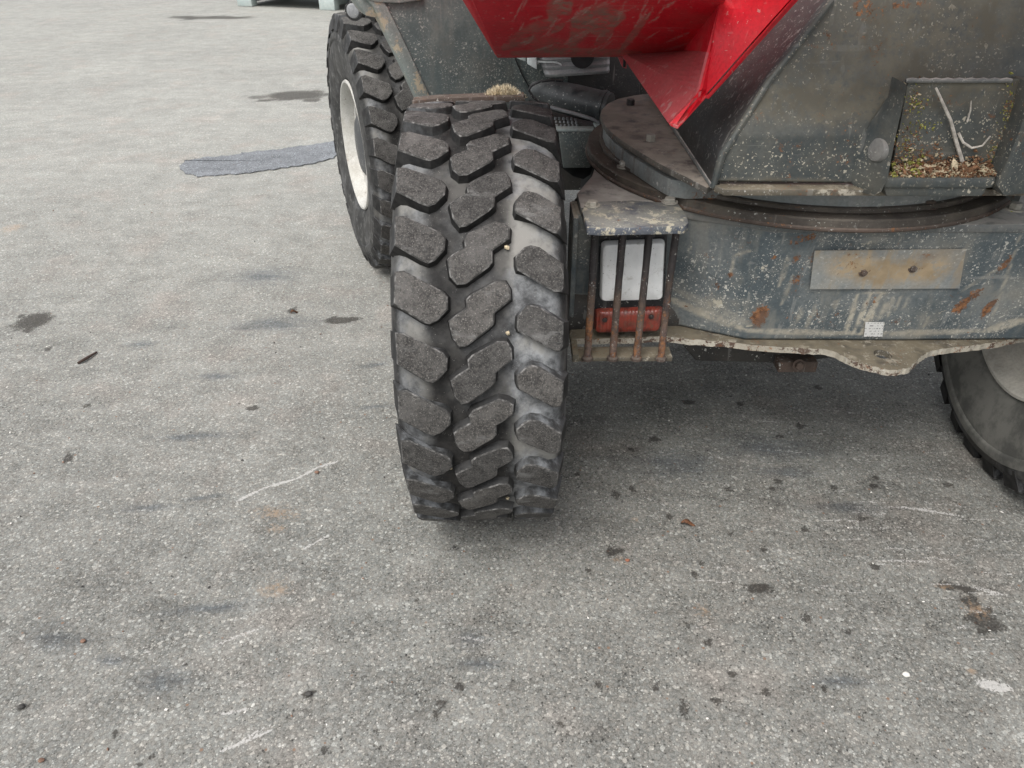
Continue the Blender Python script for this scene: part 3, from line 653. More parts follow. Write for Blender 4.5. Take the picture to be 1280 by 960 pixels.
md = npl.modifiers.new('thick', 'SOLIDIFY'); md.thickness = .002; md.offset = 1
G2 = np.array([(v.x, v.z) for v in gv])
set_attr(npl, 'rust', sum(blob(G2, fx(px, py), fr(w_) / 2, fr(h_) / 2, 0, 1.0) * k for px, py, w_, h_, k in ((1058, 335, 30, 40, .55), (1150, 330, 40, 40, .6), (1080, 316, 60, 10, .5), (1160, 316, 90, 8, .6), (1105, 330, 60, 30, .45))).clip(0, .9))
set_attr(npl, 'dust', sum(blob(G2, fx(px, py), fr(w_) / 2, fr(h_) / 2, 0, 1.1) * k for px, py, w_, h_, k in ((1110, 338, 130, 34, 1.0), (1060, 325, 60, 40, .9), (1165, 335, 40, 44, .8))).clip(0, 1))
for px, py in ((1079, 340), (1141, 335)): bolt('bolt', fpt(px, py, -.004), .0075, .007, M['rusty'], chassis, (0, -1, .1))
# maker's sticker: white tag with a few dark dashes
stq = [fpt(px, py, -.004) for px, py in ((1082, 403), (1105, 403), (1103, 421), (1080, 421))]
def sticker_mat():
    t = NT('sticker'); q = t.sep(t.co)
    rows = t.math('GREATER_THAN', t.math('SINE', t.math('MULTIPLY', q[2], 780)), .25)
    m = t.math('MULTIPLY', rows, t.math('GREATER_THAN', t.noise(330, 1, .5, t.mapping((1, 1, .25))), .54))
    return t.out(t.mix(m, (.60, .60, .58), (.22, .22, .22)), .6)
slab('sticker', stq, (0, .002, 0), sticker_mat(), chassis, bevel=0)
# bottom flange with the tow lug
fl_px = [(715, 424), (760, 424), (800, 423), (830, 421), (862, 425), (900, 427), (930, 431), (962, 434), (1000, 436), (1030, 437), (1045, 441), (1058, 448), (1074, 455), (1092, 459), (1108, 463), (1124, 463), (1137, 460), (1147, 451), (1152, 446), (1160, 441), (1175, 437), (1212, 433), (1245, 429), (1280, 422), (1330, 415)]
edge = []
for i, (a, b) in enumerate(zip(fl_px, fl_px[1:])):
    for k in range(5):
        q = at(a[0] + (b[0] - a[0]) * k / 5, a[1] + (b[1] - a[1]) * k / 5, Z=.50); edge.append((q.x, q.y + random.gauss(0, .0013), .486))
back = [(1.36, 1.83, .486), (1.2, 1.84, .486), (.6, 1.80, .486), (.25, 1.78, .486), (.148, 1.77, .486)]
v, f = slab_geo(edge + back, (0, 0, .016))
M['flange_edge'] = worn('chipped_rusty_edge', (.34, .31, .25), (.46, .43, .36), speck=.3, rust=.14, dust=.4, up=.2, chip=(.085, .052, .038))
flange = obj('tow_flange', v, f, [M['flange'], M['flange_edge']], chassis, fm=[0, 0] + [1] * (len(f) - 2))
cut = obj('tow_hole', *tube_geo([(.886, 1.578, .3), (.886, 1.578, .7)], .021, 24), M['under'])
md = flange.modifiers.new('hole', 'BOOLEAN'); md.object = cut; md.operation = 'DIFFERENCE'; md.solver = 'EXACT'
bpy.context.view_layer.update(); dg = bpy.context.evaluated_depsgraph_get()
nm = bpy.data.meshes.new_from_object(flange.evaluated_get(dg)); flange.modifiers.clear(); flange.data = nm; bpy.data.objects.remove(cut)
# underside: axle, steering bracket
tube('front_axle', [(.13, 1.77, .52), (.4, 1.79, .52), (.62, 1.80, .52), (.66, 1.80, .52), (.9, 1.80, .52), (.94, 1.80, .52), (1.40, 1.82, .52)], [.075, .075, .08, .13, .13, .08, .075], M['under'], dumper, 20)
v, f = slab_geo([at(850, 428, Y=1.74), at(870, 452, Y=1.74), at(985, 455, Y=1.74), at(1045, 447, Y=1.74), at(1046, 436, Y=1.74), at(960, 425, Y=1.74)], (0, .06, 0))
obj('steering_beam', v, f, M['under'], dumper, bevel=.006)
box('beam_bracket', tuple(at(972, 466, Y=1.70)), tuple(at(1014, 438, Y=1.76)), M['rusty'], dumper, .004)
bolt('bolt', at(998, 456, Y=1.69), .011, .014, M['rusty'], dumper, (0, -1, .2))
box('frame_box', (.30, 1.90, .46), (1.18, 2.7, .80), M['under'], dumper, .01)

# ---------------------------------------------------------------- headlight and its guard
LY = 1.652
def rrect(px, Y, r=.012, seg_=4):
    """rounded quad through four photo corners on plane y = Y"""
    c = [at(a, b, Y=Y) for a, b in px]; out = []
    for i in range(4):
        p, q, s = c[i - 1], c[i], c[(i + 1) % 4]; a = q + (p - q).normalized() * r; b = q + (s - q).normalized() * r
        for k in range(seg_ + 1):
            t = k / seg_; out.append(a * (1 - t) ** 2 + q * 2 * t * (1 - t) + b * t * t)
    return out
ho, hi_ = rrect([(745, 289), (835, 287), (830, 387), (742, 389)], LY + .008, .018), rrect([(750, 300), (831, 297), (828, 373), (749, 375)], LY + .008, .012)
n_h = len(ho); hv = [tuple(p) for p in ho] + [tuple(p) for p in hi_] + [(p.x, p.y + .07, p.z) for p in ho] + [(p.x, p.y + .055, p.z) for p in hi_]; hf = []
for k in range(n_h):
    j = (k + 1) % n_h
    hf += [[k, j, n_h + j, n_h + k], [k, 2 * n_h + k, 2 * n_h + j, j], [n_h + k, n_h + j, 3 * n_h + j, 3 * n_h + k]]
hf += [list(range(2 * n_h, 3 * n_h)), list(range(3 * n_h, 4 * n_h))]
housing = obj('headlight', hv, hf, M['black'], dumper, bevel=.003)
def pillow(name, px, Y, depth, mat, r, parent):
    o = rrect(px, Y + depth, r, 6); c = sum(o, Vector()) / len(o); V, F = [], []; n = len(o)
    rings = ((1, 0), (.985, .45), (.94, .75), (.8, .92), (.5, 1.0))
    for s_, h in rings:
        for p in o: q = c + (p - c) * s_; V.append((q.x, q.y - depth * h, q.z))
    for i in range(len(rings) - 1):
        for k in range(n): F.append([i * n + k, i * n + (k + 1) % n, (i + 1) * n + (k + 1) % n, (i + 1) * n + k])
    F.append(list(range((len(rings) - 1) * n, len(rings) * n)))
    return obj(name, V, F, mat, parent, smooth=True)
pillow('lens', [(751, 301), (831, 298), (828, 372), (749, 374)], LY - .012, .024, M['lens'], .012, housing)
M['reflector'] = flat('bright_reflector', (.86, .87, .86), .18, .06, 30); M['reflector'].node_tree.nodes['Principled BSDF'].inputs['Metallic'].default_value = 1
rc = (at(790, 336, Y=LY)); rv, rf = [], []
for k in range(9):
    t_ = k / 8
    for a in range(28):
        an = 2 * math.pi * a / 28; sq = max(abs(math.cos(an)), abs(math.sin(an))); r_ = .004 + t_ * (.062 / sq * .55 + .062 * .45)
        rv.append((rc.x + r_ * math.cos(an), LY + .046 - .040 * t_ ** 1.8, rc.z + r_ * math.sin(an) * .98))
for k in range(8):
    for a in range(28): rf.append([k * 28 + a, k * 28 + (a + 1) % 28, (k + 1) * 28 + (a + 1) % 28, (k + 1) * 28 + a])
obj('reflector', rv, rf, M['reflector'], housing, smooth=True)
tube('bulb', [rc + Vector((0, .045, 0)), rc + Vector((0, .022, 0)), rc + Vector((0, .012, 0)), rc + Vector((0, .008, 0))], [.007, .009, .007, .002], M['white_part'], housing, 12)
ind = pillow('indicator', [(743, 384), (829, 381), (824, 410), (742, 412)], LY - .012, .026, M['amber'], .012, housing)
for px, py in ((756, 400), (814, 396)): bolt('screw', at(px, py, Y=LY - .0135), .0045, .003, M['bar'], housing, (0, -1, 0), 10)
BY = 1.578                                           # plane of the guard bars
tp = [(734, 284), (750, 285), (845, 283), (856, 283), (861, 278), (858, 268), (848, 254), (790, 250), (737, 252), (727, 262)]
guard = slab('light_guard', [at(a, b, Z=.842) + Vector((0, .0, 0)) for a, b in tp], (0, 0, -.018), M['bracket'], dumper, .003)
for px, py in ((740, 257), (837, 253)): bolt('bolt', at(px, py, Z=.843), .013, .011, M['bolt'], guard)
for x0, x1 in ((744, 734), (779, 765), (812, 796), (846, 828)):
    a = at(x0, 286, Y=BY); b = Vector((a.x, BY, .490))
    a = Vector((a.x, BY, .826)); jit = random.gauss(0, .0015)
    gb = tube('guard_bar', [b.lerp(a, k / 14) + Vector((jit * math.sin(k / 14 * 3.14), 0, 0)) for k in range(15)], [.0085 + random.gauss(0, .0003) for k in range(15)], M['bar'], guard, 12)
    tube('weld_collar', [b + Vector((0, 0, -.002)), b + Vector((0, 0, .004)), b + Vector((0, 0, .008))], [.0145, .0135, .009], M['rusty'], guard, 12)
    set_attr(gb, 'rust', [.85 * max(0, min(1, 1.25 - k / 14 * 1.5 + (x0 < 750) * .25)) for k in range(15) for _ in range(12)])
    set_attr(gb, 'dust', [.75 * max(0, .8 - k / 14 * 1.3) for k in range(15) for _ in range(12)])
fy = at(780, 440, Z=.492).y
foot = slab('foot_plate', [(at(717, 437, Z=.492).x, fy - .022, .478), (at(838, 437, Z=.492).x, fy - .022, .478), (at(838, 437, Z=.492).x, fy + .03, .478), (at(717, 437, Z=.492).x, fy + .03, .478)], (0, 0, .012), M['flange'], guard, .002)
box('guard_arm', (.145, 1.58, .478), (.16, 1.79, .50), M['flange'], guard, .002)
# side cheek of the lamp recess
slab('side_cheek', [(.140, 1.800, .80), (.142, 1.69, .80), (.142, 1.70, .51), (.140, 1.800, .51)], (.012, 0, 0), M['paint'], chassis, .002)
slab('side_skirt', [(.152, 1.812, .80), (.200, 1.932, .80), (.219, 2.033, .80), (.26, 2.35, .80), (.26, 2.35, .55), (.219, 2.033, .55), (.200, 1.932, .55), (.152, 1.812, .52)], (.012, 0, 0), M['under'], chassis, 0)

# ---------------------------------------------------------------- turntable
TC = Vector((.75, 2.09, 0))
def disc(name, r0, r1, z0, z1, mat, parent, n=96, wob=0., bev=.003):
    V, F = [], []
    prof = [(r0, z0), (r1 - bev, z0), (r1, z0 + bev), (r1, z1 - bev), (r1 - bev, z1), (r0, z1)]
    for r, z in prof:
        for k in range(n):
            a = 2 * math.pi * k / n; V.append((TC.x + (r + wob * math.sin(a * 37) * random.random()) * math.cos(a), TC.y + r * math.sin(a), z))
    m = len(prof)
    for i in range(m):
        for k in range(n): F.append([i * n + k, i * n + (k + 1) % n, ((i + 1) % m) * n + (k + 1) % n, ((i + 1) % m) * n + k])
    return obj(name, V, F, mat, parent, smooth=True)
turn = disc('turntable', .30, .545, .826, .850, M['ring'], dumper, wob=.002)
disc('flange_rim', .535, .549, .822, .832, M['rusty'], turn)
disc('slewing_ring', .30, .497, .851, .892, M['ring_grey'], turn)
disc('grease_ring', .30, .512, .850, .862, M['ring'], turn, wob=.004)
for px, py, mt in ((780, 209, 'bolt'), (992, 257, 'bolt'), (1268, 262, 'bolt'), (1160, 259, 'rusty'), (890, 246, 'rusty')):
    bolt('ring_bolt', at(px, py, Z=.851), .013, .016, M[mt], turn)
# base plate of the pedestal, rounded at the back left
bp = [(.402, 1.545), (.385, 1.585), (.37, 1.621), (.345, 1.675), (.325, 1.722), (.298, 1.80), (.272, 1.88), (.250, 1.97), (.238, 2.06), (.238, 2.14), (.250, 2.21), (.275, 2.28), (.31, 2.335), (.36, 2.375), (.45, 2.42), (.8, 2.55), (1.15, 2.4), (1.27, 2.1), (1.2, 1.75), (1.1, 1.60), (.44, 1.60)]
def inset(pts, d):
    c = (sum(p[0] for p in pts) / len(pts), sum(p[1] for p in pts) / len(pts)); o = offset(pts, d) if area(pts) > 0 else offset(pts[::-1], d); return o
bpi = inset([(.47, 1.66), (.385, 1.655)] + bp[3:-1] + [(1.1, 1.68)], -.011)
ped = obj('skip_pedestal', *slab_geo([(x, y, .905) for x, y in bp], (0, 0, .015)), M['plate_brown'], dumper, bevel=.003)
obj('pedestal_skirt', *slab_geo([(x, y, .853) for x, y in bpi], (0, 0, .0395)), M['skirt'], ped, bevel=.002)
for px, py, mt in ((813, 176, 'bolt'), (788, 131, 'bar')): bolt('bolt', at(px, py, Z=.921), .012, .016, M[mt], ped, washer=False)
# front plate of the pedestal: upright foot band, then leaning back
def pz(px, py):   # front plate surface: upright to z = 1.03, then leaning back 12 degrees
    q = at(px, py, Y=1.53)
    if q.z > 1.03:
        n = Vector((0, -math.cos(R_(14)), math.sin(R_(14)))); q = on(px, py, (0, 1.53, 1.03), n)
    return q
def grid(rows, nu, nv):
    """rows: list of (left px, right px) top to bottom -> photo grid"""
    out = []
    for j in range(nv + 1):
        t = j / nv * (len(rows) - 1); i = min(int(t), len(rows) - 2); q = t - i
        L = [rows[i][0][k] * (1 - q) + rows[i + 1][0][k] * q for k in (0, 1)]; R = [rows[i][1][k] * (1 - q) + rows[i + 1][1][k] * q for k in (0, 1)]
        out += [(L[0] + (R[0] - L[0]) * u / nu, L[1] + (R[1] - L[1]) * u / nu) for u in range(nu + 1)]
    return out, [[j * (nu + 1) + u, j * (nu + 1) + u + 1, (j + 1) * (nu + 1) + u + 1, (j + 1) * (nu + 1) + u] for j in range(nv) for u in range(nu)]
gp, gf = grid([((1190, -190), (1600, -190)), ((1042, 0), (1520, 0)), ((960, 105), (1480, 108)), ((912, 176), (1450, 180)), ((895, 226), (1430, 232))], 130, 110)
gv = [pz(*p) for p in gp]
face = obj('face_plate', gv, gf, M['pedestal'], ped, smooth=True)
md = face.modifiers.new('thick', 'SOLIDIFY'); md.thickness = .014; md.offset = -1
G2 = np.array(gp, dtype=float)
PXB = lambda arr, lst, soft=.8: sum(blob(G2, (a, b), w_ / 2, h_ / 2, an, soft) * k for a, b, w_, h_, an, k in lst).clip(0, 1)
set_attr(face, 'dust', PXB(G2, [(1080, 90, 360, 150, 0, .75), (1200, 20, 300, 100, 0, .6), (960, 228, 200, 12, 0, .9), (1020, 130, 240, 50, 0, .6), (1030, 150, 30, 14, .3, .7), (1255, 240, 60, 20, 0, .6)], 1.0))
set_attr(face, 'rust', PXB(G2, [(1085, 12, 70, 34, 0, .6), (1040, 48, 30, 20, .5, .55), (1020, 58, 60, 8, .3, .6), (1125, 5, 20, 14, 0, .6), (965, 85, 14, 60, .7, .75), (995, 40, 14, 60, .7, .7), (1010, 15, 10, 50, .7, .5), (1075, 45, 50, 12, .3, .55), (1150, 8, 40, 16, 0, .5)], .9))
set_attr(face, 'wear', PXB(G2, [(980, 200, 160, 60, 0, .8), (1030, 200, 100, 40, 0, .6), (1000, 120, 200, 80, 0, .2)], 1.2))
# foot lip of the front plate
a, b = at(893, 231, Y=1.528), at(1090, 238, Y=1.528); c = at(1430, 238, Y=1.528)
slab('foot_lip', [(a.x, 1.522, a.z), (a.x + .02, 1.512, a.z - .004), (c.x, 1.512, a.z - .004), (c.x, 1.545, a.z - .004), (a.x, 1.545, a.z)], (0, 0, -.014), M['flange'], ped, .002)
# left side plate of the pedestal
L = [at(893, 233, Y=1.532), pz(905, 192), pz(960, 105), pz(1042, 0), pz(1190, -190)]
top_b = [Vector((.415, 2.40, .921)), Vector((.42, 2.40, 1.0)), Vector((.47, 2.40, 1.12)), Vector((.56, 2.40, 1.27)), Vector((.67, 2.40, 1.48))]
V = []; F = []
for j in range(5):
    for k in range(25): V.append(L[j].lerp(top_b[j], k / 24) + Vector((-.003, 0, 0)))
for j in range(4):
    for k in range(24): F.append([j * 25 + k, j * 25 + k + 1, (j + 1) * 25 + k + 1, (j + 1) * 25 + k])
sp_ = obj('side_plate', V, F, M['paint_dark'], ped, smooth=True); md = sp_.modifiers.new('thick', 'SOLIDIFY'); md.thickness = .012; md.offset = -1
tube('weld_bead', [q + Vector((-.003, -.003, 0)) for q in L[:1]] + [L[0].lerp(L[1], .5) + Vector((-.004, -.004, 0))] + [q + Vector((-.004, -.004, 0)) for q in L[1:4]], [.006, .0075, .0075, .0065, .006], M['pedestal'], ped, 8)
tube('weld_bead', [Vector((.412, 1.545 + k * .08, .924)) for k in range(11)], .006, M['plate_dusty'], ped, 8)
# ears that carry the skip pin, pocket between them
def ear_at(edge, base, nm):
    """wedge-shaped ear: one edge stands proud of the face plate, the other runs out flush with it"""
    e0 = [at(a, b, Y=1.470) for a, b in edge]; e1 = [q + Vector((0, .07, 0)) for q in e0]; b0 = [at(a, b, Y=1.531) for a, b in base]; n = len(e0)
    V = e0 + e1 + b0; F = []
    for k in range(n - 1): F += [[k, k + 1, 2 * n + k + 1, 2 * n + k], [k, n + k, n + k + 1, k + 1]]
    F += [[n - 1, 2 * n - 1, 3 * n - 1], [0, 2 * n, n]]
    return obj(nm, V, F, M['pedestal'], ped, bevel=.005)
ear_at([(1135, 104), (1129, 135), (1122, 165), (1115, 200), (1110, 226), (1103, 240), (1090, 247)], [(1121, 108), (1105, 128), (1090, 150), (1075, 178), (1065, 208), (1063, 226), (1072, 240)], 'pin_ear')
ear_at([(1292, 104), (1284, 135), (1274, 165), (1262, 195), (1252, 218), (1246, 232), (1256, 246)], [(1345, 108), (1340, 128), (1335, 150), (1330, 178), (1325, 208), (1318, 226), (1300, 240)], 'pin_ear')
pc = at(1099, 187, Y=1.500)
V, F = [], []
ax = Vector((-.94, -.33, .06)).normalized(); q = ax.to_track_quat('Z', 'Y').to_matrix()
for r, h in ((.0235, -.008), (.0235, .004), (.021, .009), (.013, .0105), (0.0005, .011)):
    for k in range(24): V.append(pc + q @ Vector((r * math.cos(k * math.pi / 12), r * math.sin(k * math.pi / 12), h)))
for i in range(4):
    for k in range(24): F.append([i * 24 + k, i * 24 + (k + 1) % 24, (i + 1) * 24 + (k + 1) % 24, (i + 1) * 24 + k])
obj('pin', V, F, M['pin'], ped, smooth=True)
# pocket between the ears
PY = 1.522
gp, gf = grid([((1134, 98), (1300, 98)), ((1112, 218), (1262, 218))], 60, 44)
pk = obj('pocket_panel', [at(a, b, Y=PY) for a, b in gp], gf, M['pedestal'], ped)
md = pk.modifiers.new('thick', 'SOLIDIFY'); md.thickness = .006; md.offset = 1
G2 = np.array(gp, dtype=float)
set_attr(pk, 'rust', PXB(G2, [(1180, 212, 160, 22, 0, .8), (1272, 150, 20, 70, -.4, .7), (1150, 195, 40, 40, 0, .5), (1150, 130, 20, 10, 0, .6)]))
set_attr(pk, 'dust', PXB(G2, [(1190, 120, 180, 40, 0, .6), (1235, 185, 30, 40, .3, .6), (1210, 105, 180, 14, 0, 1), (1130, 160, 16, 80, .2, .5), (1170, 190, 60, 30, 0, .5)]))
set_attr(pk, 'wear', PXB(G2, [(1200, 160, 180, 120, 0, .8)], 1.2))
tube('weld_bead', [at(1132, 101, Y=1.512) + Vector((.011 * k, 0, .0012 * (k % 2))) for k in range(19)], [.0038, .0048] * 9 + [.0038], M['plate_dusty'], ped, 8)
lz = at(1180, 219, Y=1.49).z
ledge = slab('pocket_ledge', [(at(1108, 222, Y=1.475).x, 1.475, lz), (at(1246, 222, Y=1.475).x, 1.475, lz), (at(1262, 222, Y=1.475).x, 1.54, lz), (at(1108, 222, Y=1.475).x, 1.54, lz)], (0, 0, -.022), M['pedestal'], ped, .006)
slab('ledge_lip', [at(1104, 232, Y=1.482), at(1236, 232, Y=1.482), at(1228, 246, Y=1.482), at(1108, 246, Y=1.482)], (0, .03, 0), M['pedestal'], ped, .004)
disc('pedestal_ring', .28, .47, .893, .90, M['under'], ped)

# ---------------------------------------------------------------- red tipping skip
A, B = at(622, 68, Y=1.95), at(776, 67, Y=1.95)
F1, F0 = at(852, 66, Y=1.93), at(903, 0, Y=1.585)
A2 = at(592, 0, Y=1.585)
def ext(p, q, y):            # run the edge p -> q on to depth y
    t = (y - p.y) / (q.y - p.y); return p + (q - p) * t
A3, F3 = ext(A, A2, 1.36), ext(F1, F0, 1.36)
V, F = [], []
NU, NV = 170, 90
for j in range(NV + 1):
    for i in range(NU + 1):
        l, r = A.lerp(A3, j / NV), F1.lerp(F3, j / NV); q = l.lerp(r, i / NU)
        V.append(q + Vector((0, .004 * math.sin(i / NU * math.pi) * math.sin(j / NV * math.pi), 0)))
for j in range(NV):
    for i in range(NU): F.append([j * (NU + 1) + i, j * (NU + 1) + i + 1, (j + 1) * (NU + 1) + i + 1, (j + 1) * (NU + 1) + i])
skip = obj('tipping_skip', V, F, M['red_dirty'], dumper, smooth=True); md = skip.modifiers.new('thick', 'SOLIDIFY'); md.thickness = .008; md.offset = -1
def topx(q):
    d = q - Vector((0, 0, CAM_H)); dep = d.y * _c - d.z * _s; return (640 + FOC * d.x / dep, 480 - FOC * (d.y * _s + d.z * _c) / dep)
G2 = np.array([topx(q) for q in V])
set_attr(skip, 'dust', sum([seg(G2, a, b, w_) * k for a, b, w_, k in (((630, 55), (690, 20), 9, .7), ((690, 20), (700, -10), 10, .8), ((640, 62), (800, 62), 6, .75), ((715, 50), (735, 15), 10, .8), ((720, 22), (775, 15), 16, .85), ((700, 8), (712, 0), 10, .9), ((735, 30), (770, 22), 12, .6), ((775, 60), (812, 12), 4, .8), ((660, 48), (720, 55), 9, .5), ((690, 35), (705, 25), 4, .8), ((745, 50), (765, 35), 5, .6))]).clip(0, 1) * .72)
sc_ = np.zeros(len(V))
for _ in range(60):
    x_, y_ = random.uniform(640, 840), random.uniform(-20, 62); an = random.uniform(-1.2, -.2); L_ = random.uniform(5, 32)
    sc_ = np.maximum(sc_, seg(G2, (x_, y_), (x_ + L_ * math.cos(an), y_ + L_ * math.sin(an)), random.uniform(.8, 1.8)) * random.uniform(.4, .9))
set_attr(skip, 'scuff', sc_)
LW = [A, A2, A3, Vector((A3.x - .03, A3.y - .02, 1.78)), Vector((A3.x - .10, 2.55, 1.78)), Vector((A.x + .02, 2.62, 1.20))]
slab('skip_side', LW, (.008, 0, 0), M['red'], skip, .0015)
# folded lip along the left edge
q0, q1, q2 = A + Vector((-.001, 0, -.004)), A2, A3
slab('skip_edge', [A + Vector((.002, -.002, -.006)), A + Vector((-.004, .004, -.004)), A2 + Vector((-.022, .01, 0)), A3 + Vector((-.024, .01, 0)), A3 + Vector((.002, 0, 0)), A2 + Vector((.002, -.002, 0))], (0, -.006, .002), M['red'], skip, .001)
NY = 1.545
N1, M1, C, C0 = at(886, 66, Y=NY), at(873, 118, Y=NY - .01), at(845, 160, Y=NY - .012), at(837, 155, Y=NY - .004)
K, E_, E3, F3n = at(881, 119, Y=NY + .004), at(988, 0, Y=1.515), at(1110, -140, Y=1.46), at(935, -140, Y=1.52)
def sheet(name, quads, mat, t, parent):
    V, F = [], []
    for q in quads: b = len(V); V += q; F.append(list(range(b, b + len(q))))
    bm_o = obj(name, V, F, mat, parent); bm = bmesh.new(); bm.from_mesh(bm_o.data); bmesh.ops.remove_doubles(bm, verts=bm.verts, dist=1e-5)
    bmesh.ops.subdivide_edges(bm, edges=bm.edges, cuts=6, use_grid_fill=True); bm.to_mesh(bm_o.data); bm.free()
    md = bm_o.modifiers.new('thick', 'SOLIDIFY'); md.thickness = t; md.offset = 0
    return bm_o
M['red_faded'] = worn('red_skip_paint_faded', (.40, .055, .065), (.47, .075, .085), speck=.12, rust=-.05, dust=.2, up=.2, dust_col=(.36, .20, .18), speck_col=(.55, .35, .33), rough=.4, scratch=.3, streak=.15)
sheet('skip_keel', [[B, F1, N1, M1], [B, M1, C0]], M['red_faded'], .010, skip)
sheet('skip_corner', [[F1, F0, N1]], M['red_dirty'], .008, skip)
sheet('skip_nose', [[F3n, E3, E_, F0], [F0, E_, K, N1], [N1, K, M1], [M1, K, C], [M1, C, C0]], M['red'], .010, skip)
slab('keel_rim', [C0 + Vector((0, -.006, -.002)), C + Vector((.002, -.006, -.001)), K + Vector((.004, -.004, -.002)), K + Vector((.012, .02, .004)), C + Vector((.008, .02, .0)), C0 + Vector((0, .02, -.002))], (0, 0, .006), M['red_dirty'], skip, .001)
slab('nose_rim', [K + Vector((.0, -.006, -.004)), K + Vector((.008, -.004, -.006)), E_ + Vector((.008, -.004, -.006)), E3 + Vector((.008, -.004, -.006)), E3 + Vector((.0, -.006, .0)), E_ + Vector((0, -.006, 0))], (0, .01, -.002), M['red_dirty'], skip, .001)
# hidden rest of the skip: floor, right flank and back
fl0 = [A, F1, Vector((F1.x + .05, 2.6, 1.25)), Vector((A.x + .02, 2.62, 1.20))]
V = fl0; obj('skip_floor', V, [[0, 1, 2, 3]], M['red_dirty'], skip)
tr = [Vector((A3.x - .03, A3.y - .02, 1.78)), Vector((1.40, 1.02, 1.86)), Vector((1.3, 2.55, 1.8)), Vector((A3.x - .10, 2.55, 1.78))]
obj('skip_shade_lip', [E3, Vector((.66, 1.02, 1.66)), Vector((1.40, 1.02, 1.66)), Vector((1.2, 1.55, 1.46)), Vector((.66, 1.02, 1.86)), Vector((1.40, 1.02, 1.86)), tr[0], A3, F3], [[0, 1, 2, 3], [1, 4, 5, 2], [0, 8, 7, 6, 4, 1]], M['red'], skip)  # unseen overhang, drawn out forward to shade the ground and bumper
obj('skip_wall', [A3, F3, E3, Vector((1.2, 1.55, 1.46)), tr[1], tr[0], Vector((1.2, 2.6, 1.30)), tr[2], Vector((A.x + .02, 2.62, 1.20)), tr[3]],
    [[3, 6, 7, 4], [6, 8, 9, 7]], M['red'], skip)
# small red bracket left of the keel
slab('skip_bracket', [at(769, 64, Y=1.97), at(785, 64, Y=1.97), at(783, 86, Y=1.97), at(778, 84, Y=1.97)], (0, .02, 0), M['red_faded'], skip, .001)
box('bracket_slot', tuple(at(779, 84, Y=1.945)), tuple(Vector(at(783, 70, Y=1.945)) + Vector((0, .01, 0))), M['seam'], skip, 0)

# ---------------------------------------------------------------- rear chassis, seen past the wheel
PS = .39; NF = Vector((math.sin(PS), -math.cos(PS), 0))
def rp(px, py, d=0): return on(px, py, (-.05, 2.66 - d, 1), NF)
rear = slab('rear_chassis', [rp(*p) for p in ((476, -60), (478, 2), (500, 50), (540, 128), (560, 175), (652, 175), (664, 116), (650, 86), (640, 62), (632, 0), (630, -60))], NF * -.02, M['hood'], dumper, .003)
slab('mudguard_edge', [rp(*p, .012) for p in ((440, -30), (455, -4), (466, 8), (505, 86), (524, 128), (541, 128), (512, 66), (485, 10), (470, -12), (468, -30))], NF * -.06, M['hood_edge'], rear, .004)
slab('mudguard_top', [rp(*p, .0) for p in ((438, -6), (458, 20), (478, 24), (486, 4), (482, -30), (440, -30))], NF * -.09, M['hood_edge'], rear, .004)
slab('mudguard_lip', [rp(*p, .016) for p in ((452, -3), (470, 3), (500, 4), (530, 0), (528, -10), (450, -12))], NF * -.05, M['hood_edge'], rear, .004)
seam = [rp(*p, .004) for p in ((641, 62), (645, 76), (652, 92), (660, 106), (667, 118))]
tube('panel_seam', seam, .0022, M['seam'], rear, 6)
slab('inner_panel', [rp(*p, -.02) for p in ((636, 40), (640, 64), (652, 90), (668, 122), (690, 134), (705, 110), (660, 80), (650, 40))], NF * -.02, M['hood'], rear, .003)
# engine bay
eb = lambda px, py, d=0: on(px, py, (.1, 2.95 - d, 1), NF)
box('engine_block', (.0, 2.9, .45), (.75, 3.7, 1.05), M['under'], rear, .01)
slab('bay_panel', [at(*p, Y=2.80) for p in ((664, 60), (800, 60), (800, 150), (690, 132), (668, 104))], (0, .02, 0), M['paint_dark'], rear, .003)
def ribbed(name, px, Y, dep, mat, parent):
    """box with stepped horizontal ribs"""
    (a, b, c, d) = [at(*p, Y=Y) for p in px]; V, F = [], []
    rows = 8; pts = []
    for k in range(rows + 1):
        t = k / rows; l, r = a.lerp(d, t), b.lerp(c, t); off = -.012 if k % 2 else 0; pts.append((l, r, off))
    sect = []
    for k, (l, r, o) in enumerate(pts):
        sect.append([(l.x - .0, Y + dep, l.z), (l.x, Y + .012 + o, l.z), (l.x + .015, Y + o, l.z), (r.x - .01, Y + o, r.z), (r.x, Y + .012 + o, r.z), (r.x, Y + dep, r.z)])
    for s_ in sect: V += s_
    for k in range(rows):
        for i in range(5): F.append([k * 6 + i, k * 6 + i + 1, k * 6 + 7 + i, k * 6 + 6 + i])
    F += [list(range(6)), list(range(rows * 6, rows * 6 + 6))]
    return obj(name, V, F, mat, parent, bevel=.002)
ab = ribbed('air_box', [(669, 60), (763, 58), (762, 92), (682, 97)], 2.62, .16, M['steel_grey'], rear)
V, F = tube_geo([at(728, 70, Y=2.612), at(728, 70, Y=2.60)], .037, 24); obj('air_inlet', V, F, M['seam'], ab)
slab('air_box_clip', [at(671, 76, Y=2.604), at(696, 77, Y=2.604), at(702, 80, Y=2.604), at(702, 82, Y=2.604), at(696, 79, Y=2.604), at(671, 78, Y=2.604)], (0, .004, 0), M['white_part'], ab, 0)
slab('white_cover', [at(659, 60, Y=2.60), at(671, 60, Y=2.60), at(671, 87, Y=2.60), at(659, 80, Y=2.60)], (0, .03, 0), M['white_part'], rear, .002)
slab('side_vent', [at(646, 60, Y=2.61), at(657, 60, Y=2.61), at(657, 77, Y=2.61), at(646, 73, Y=2.61)], (0, .03, 0), M['pale_metal'], rear, .002)
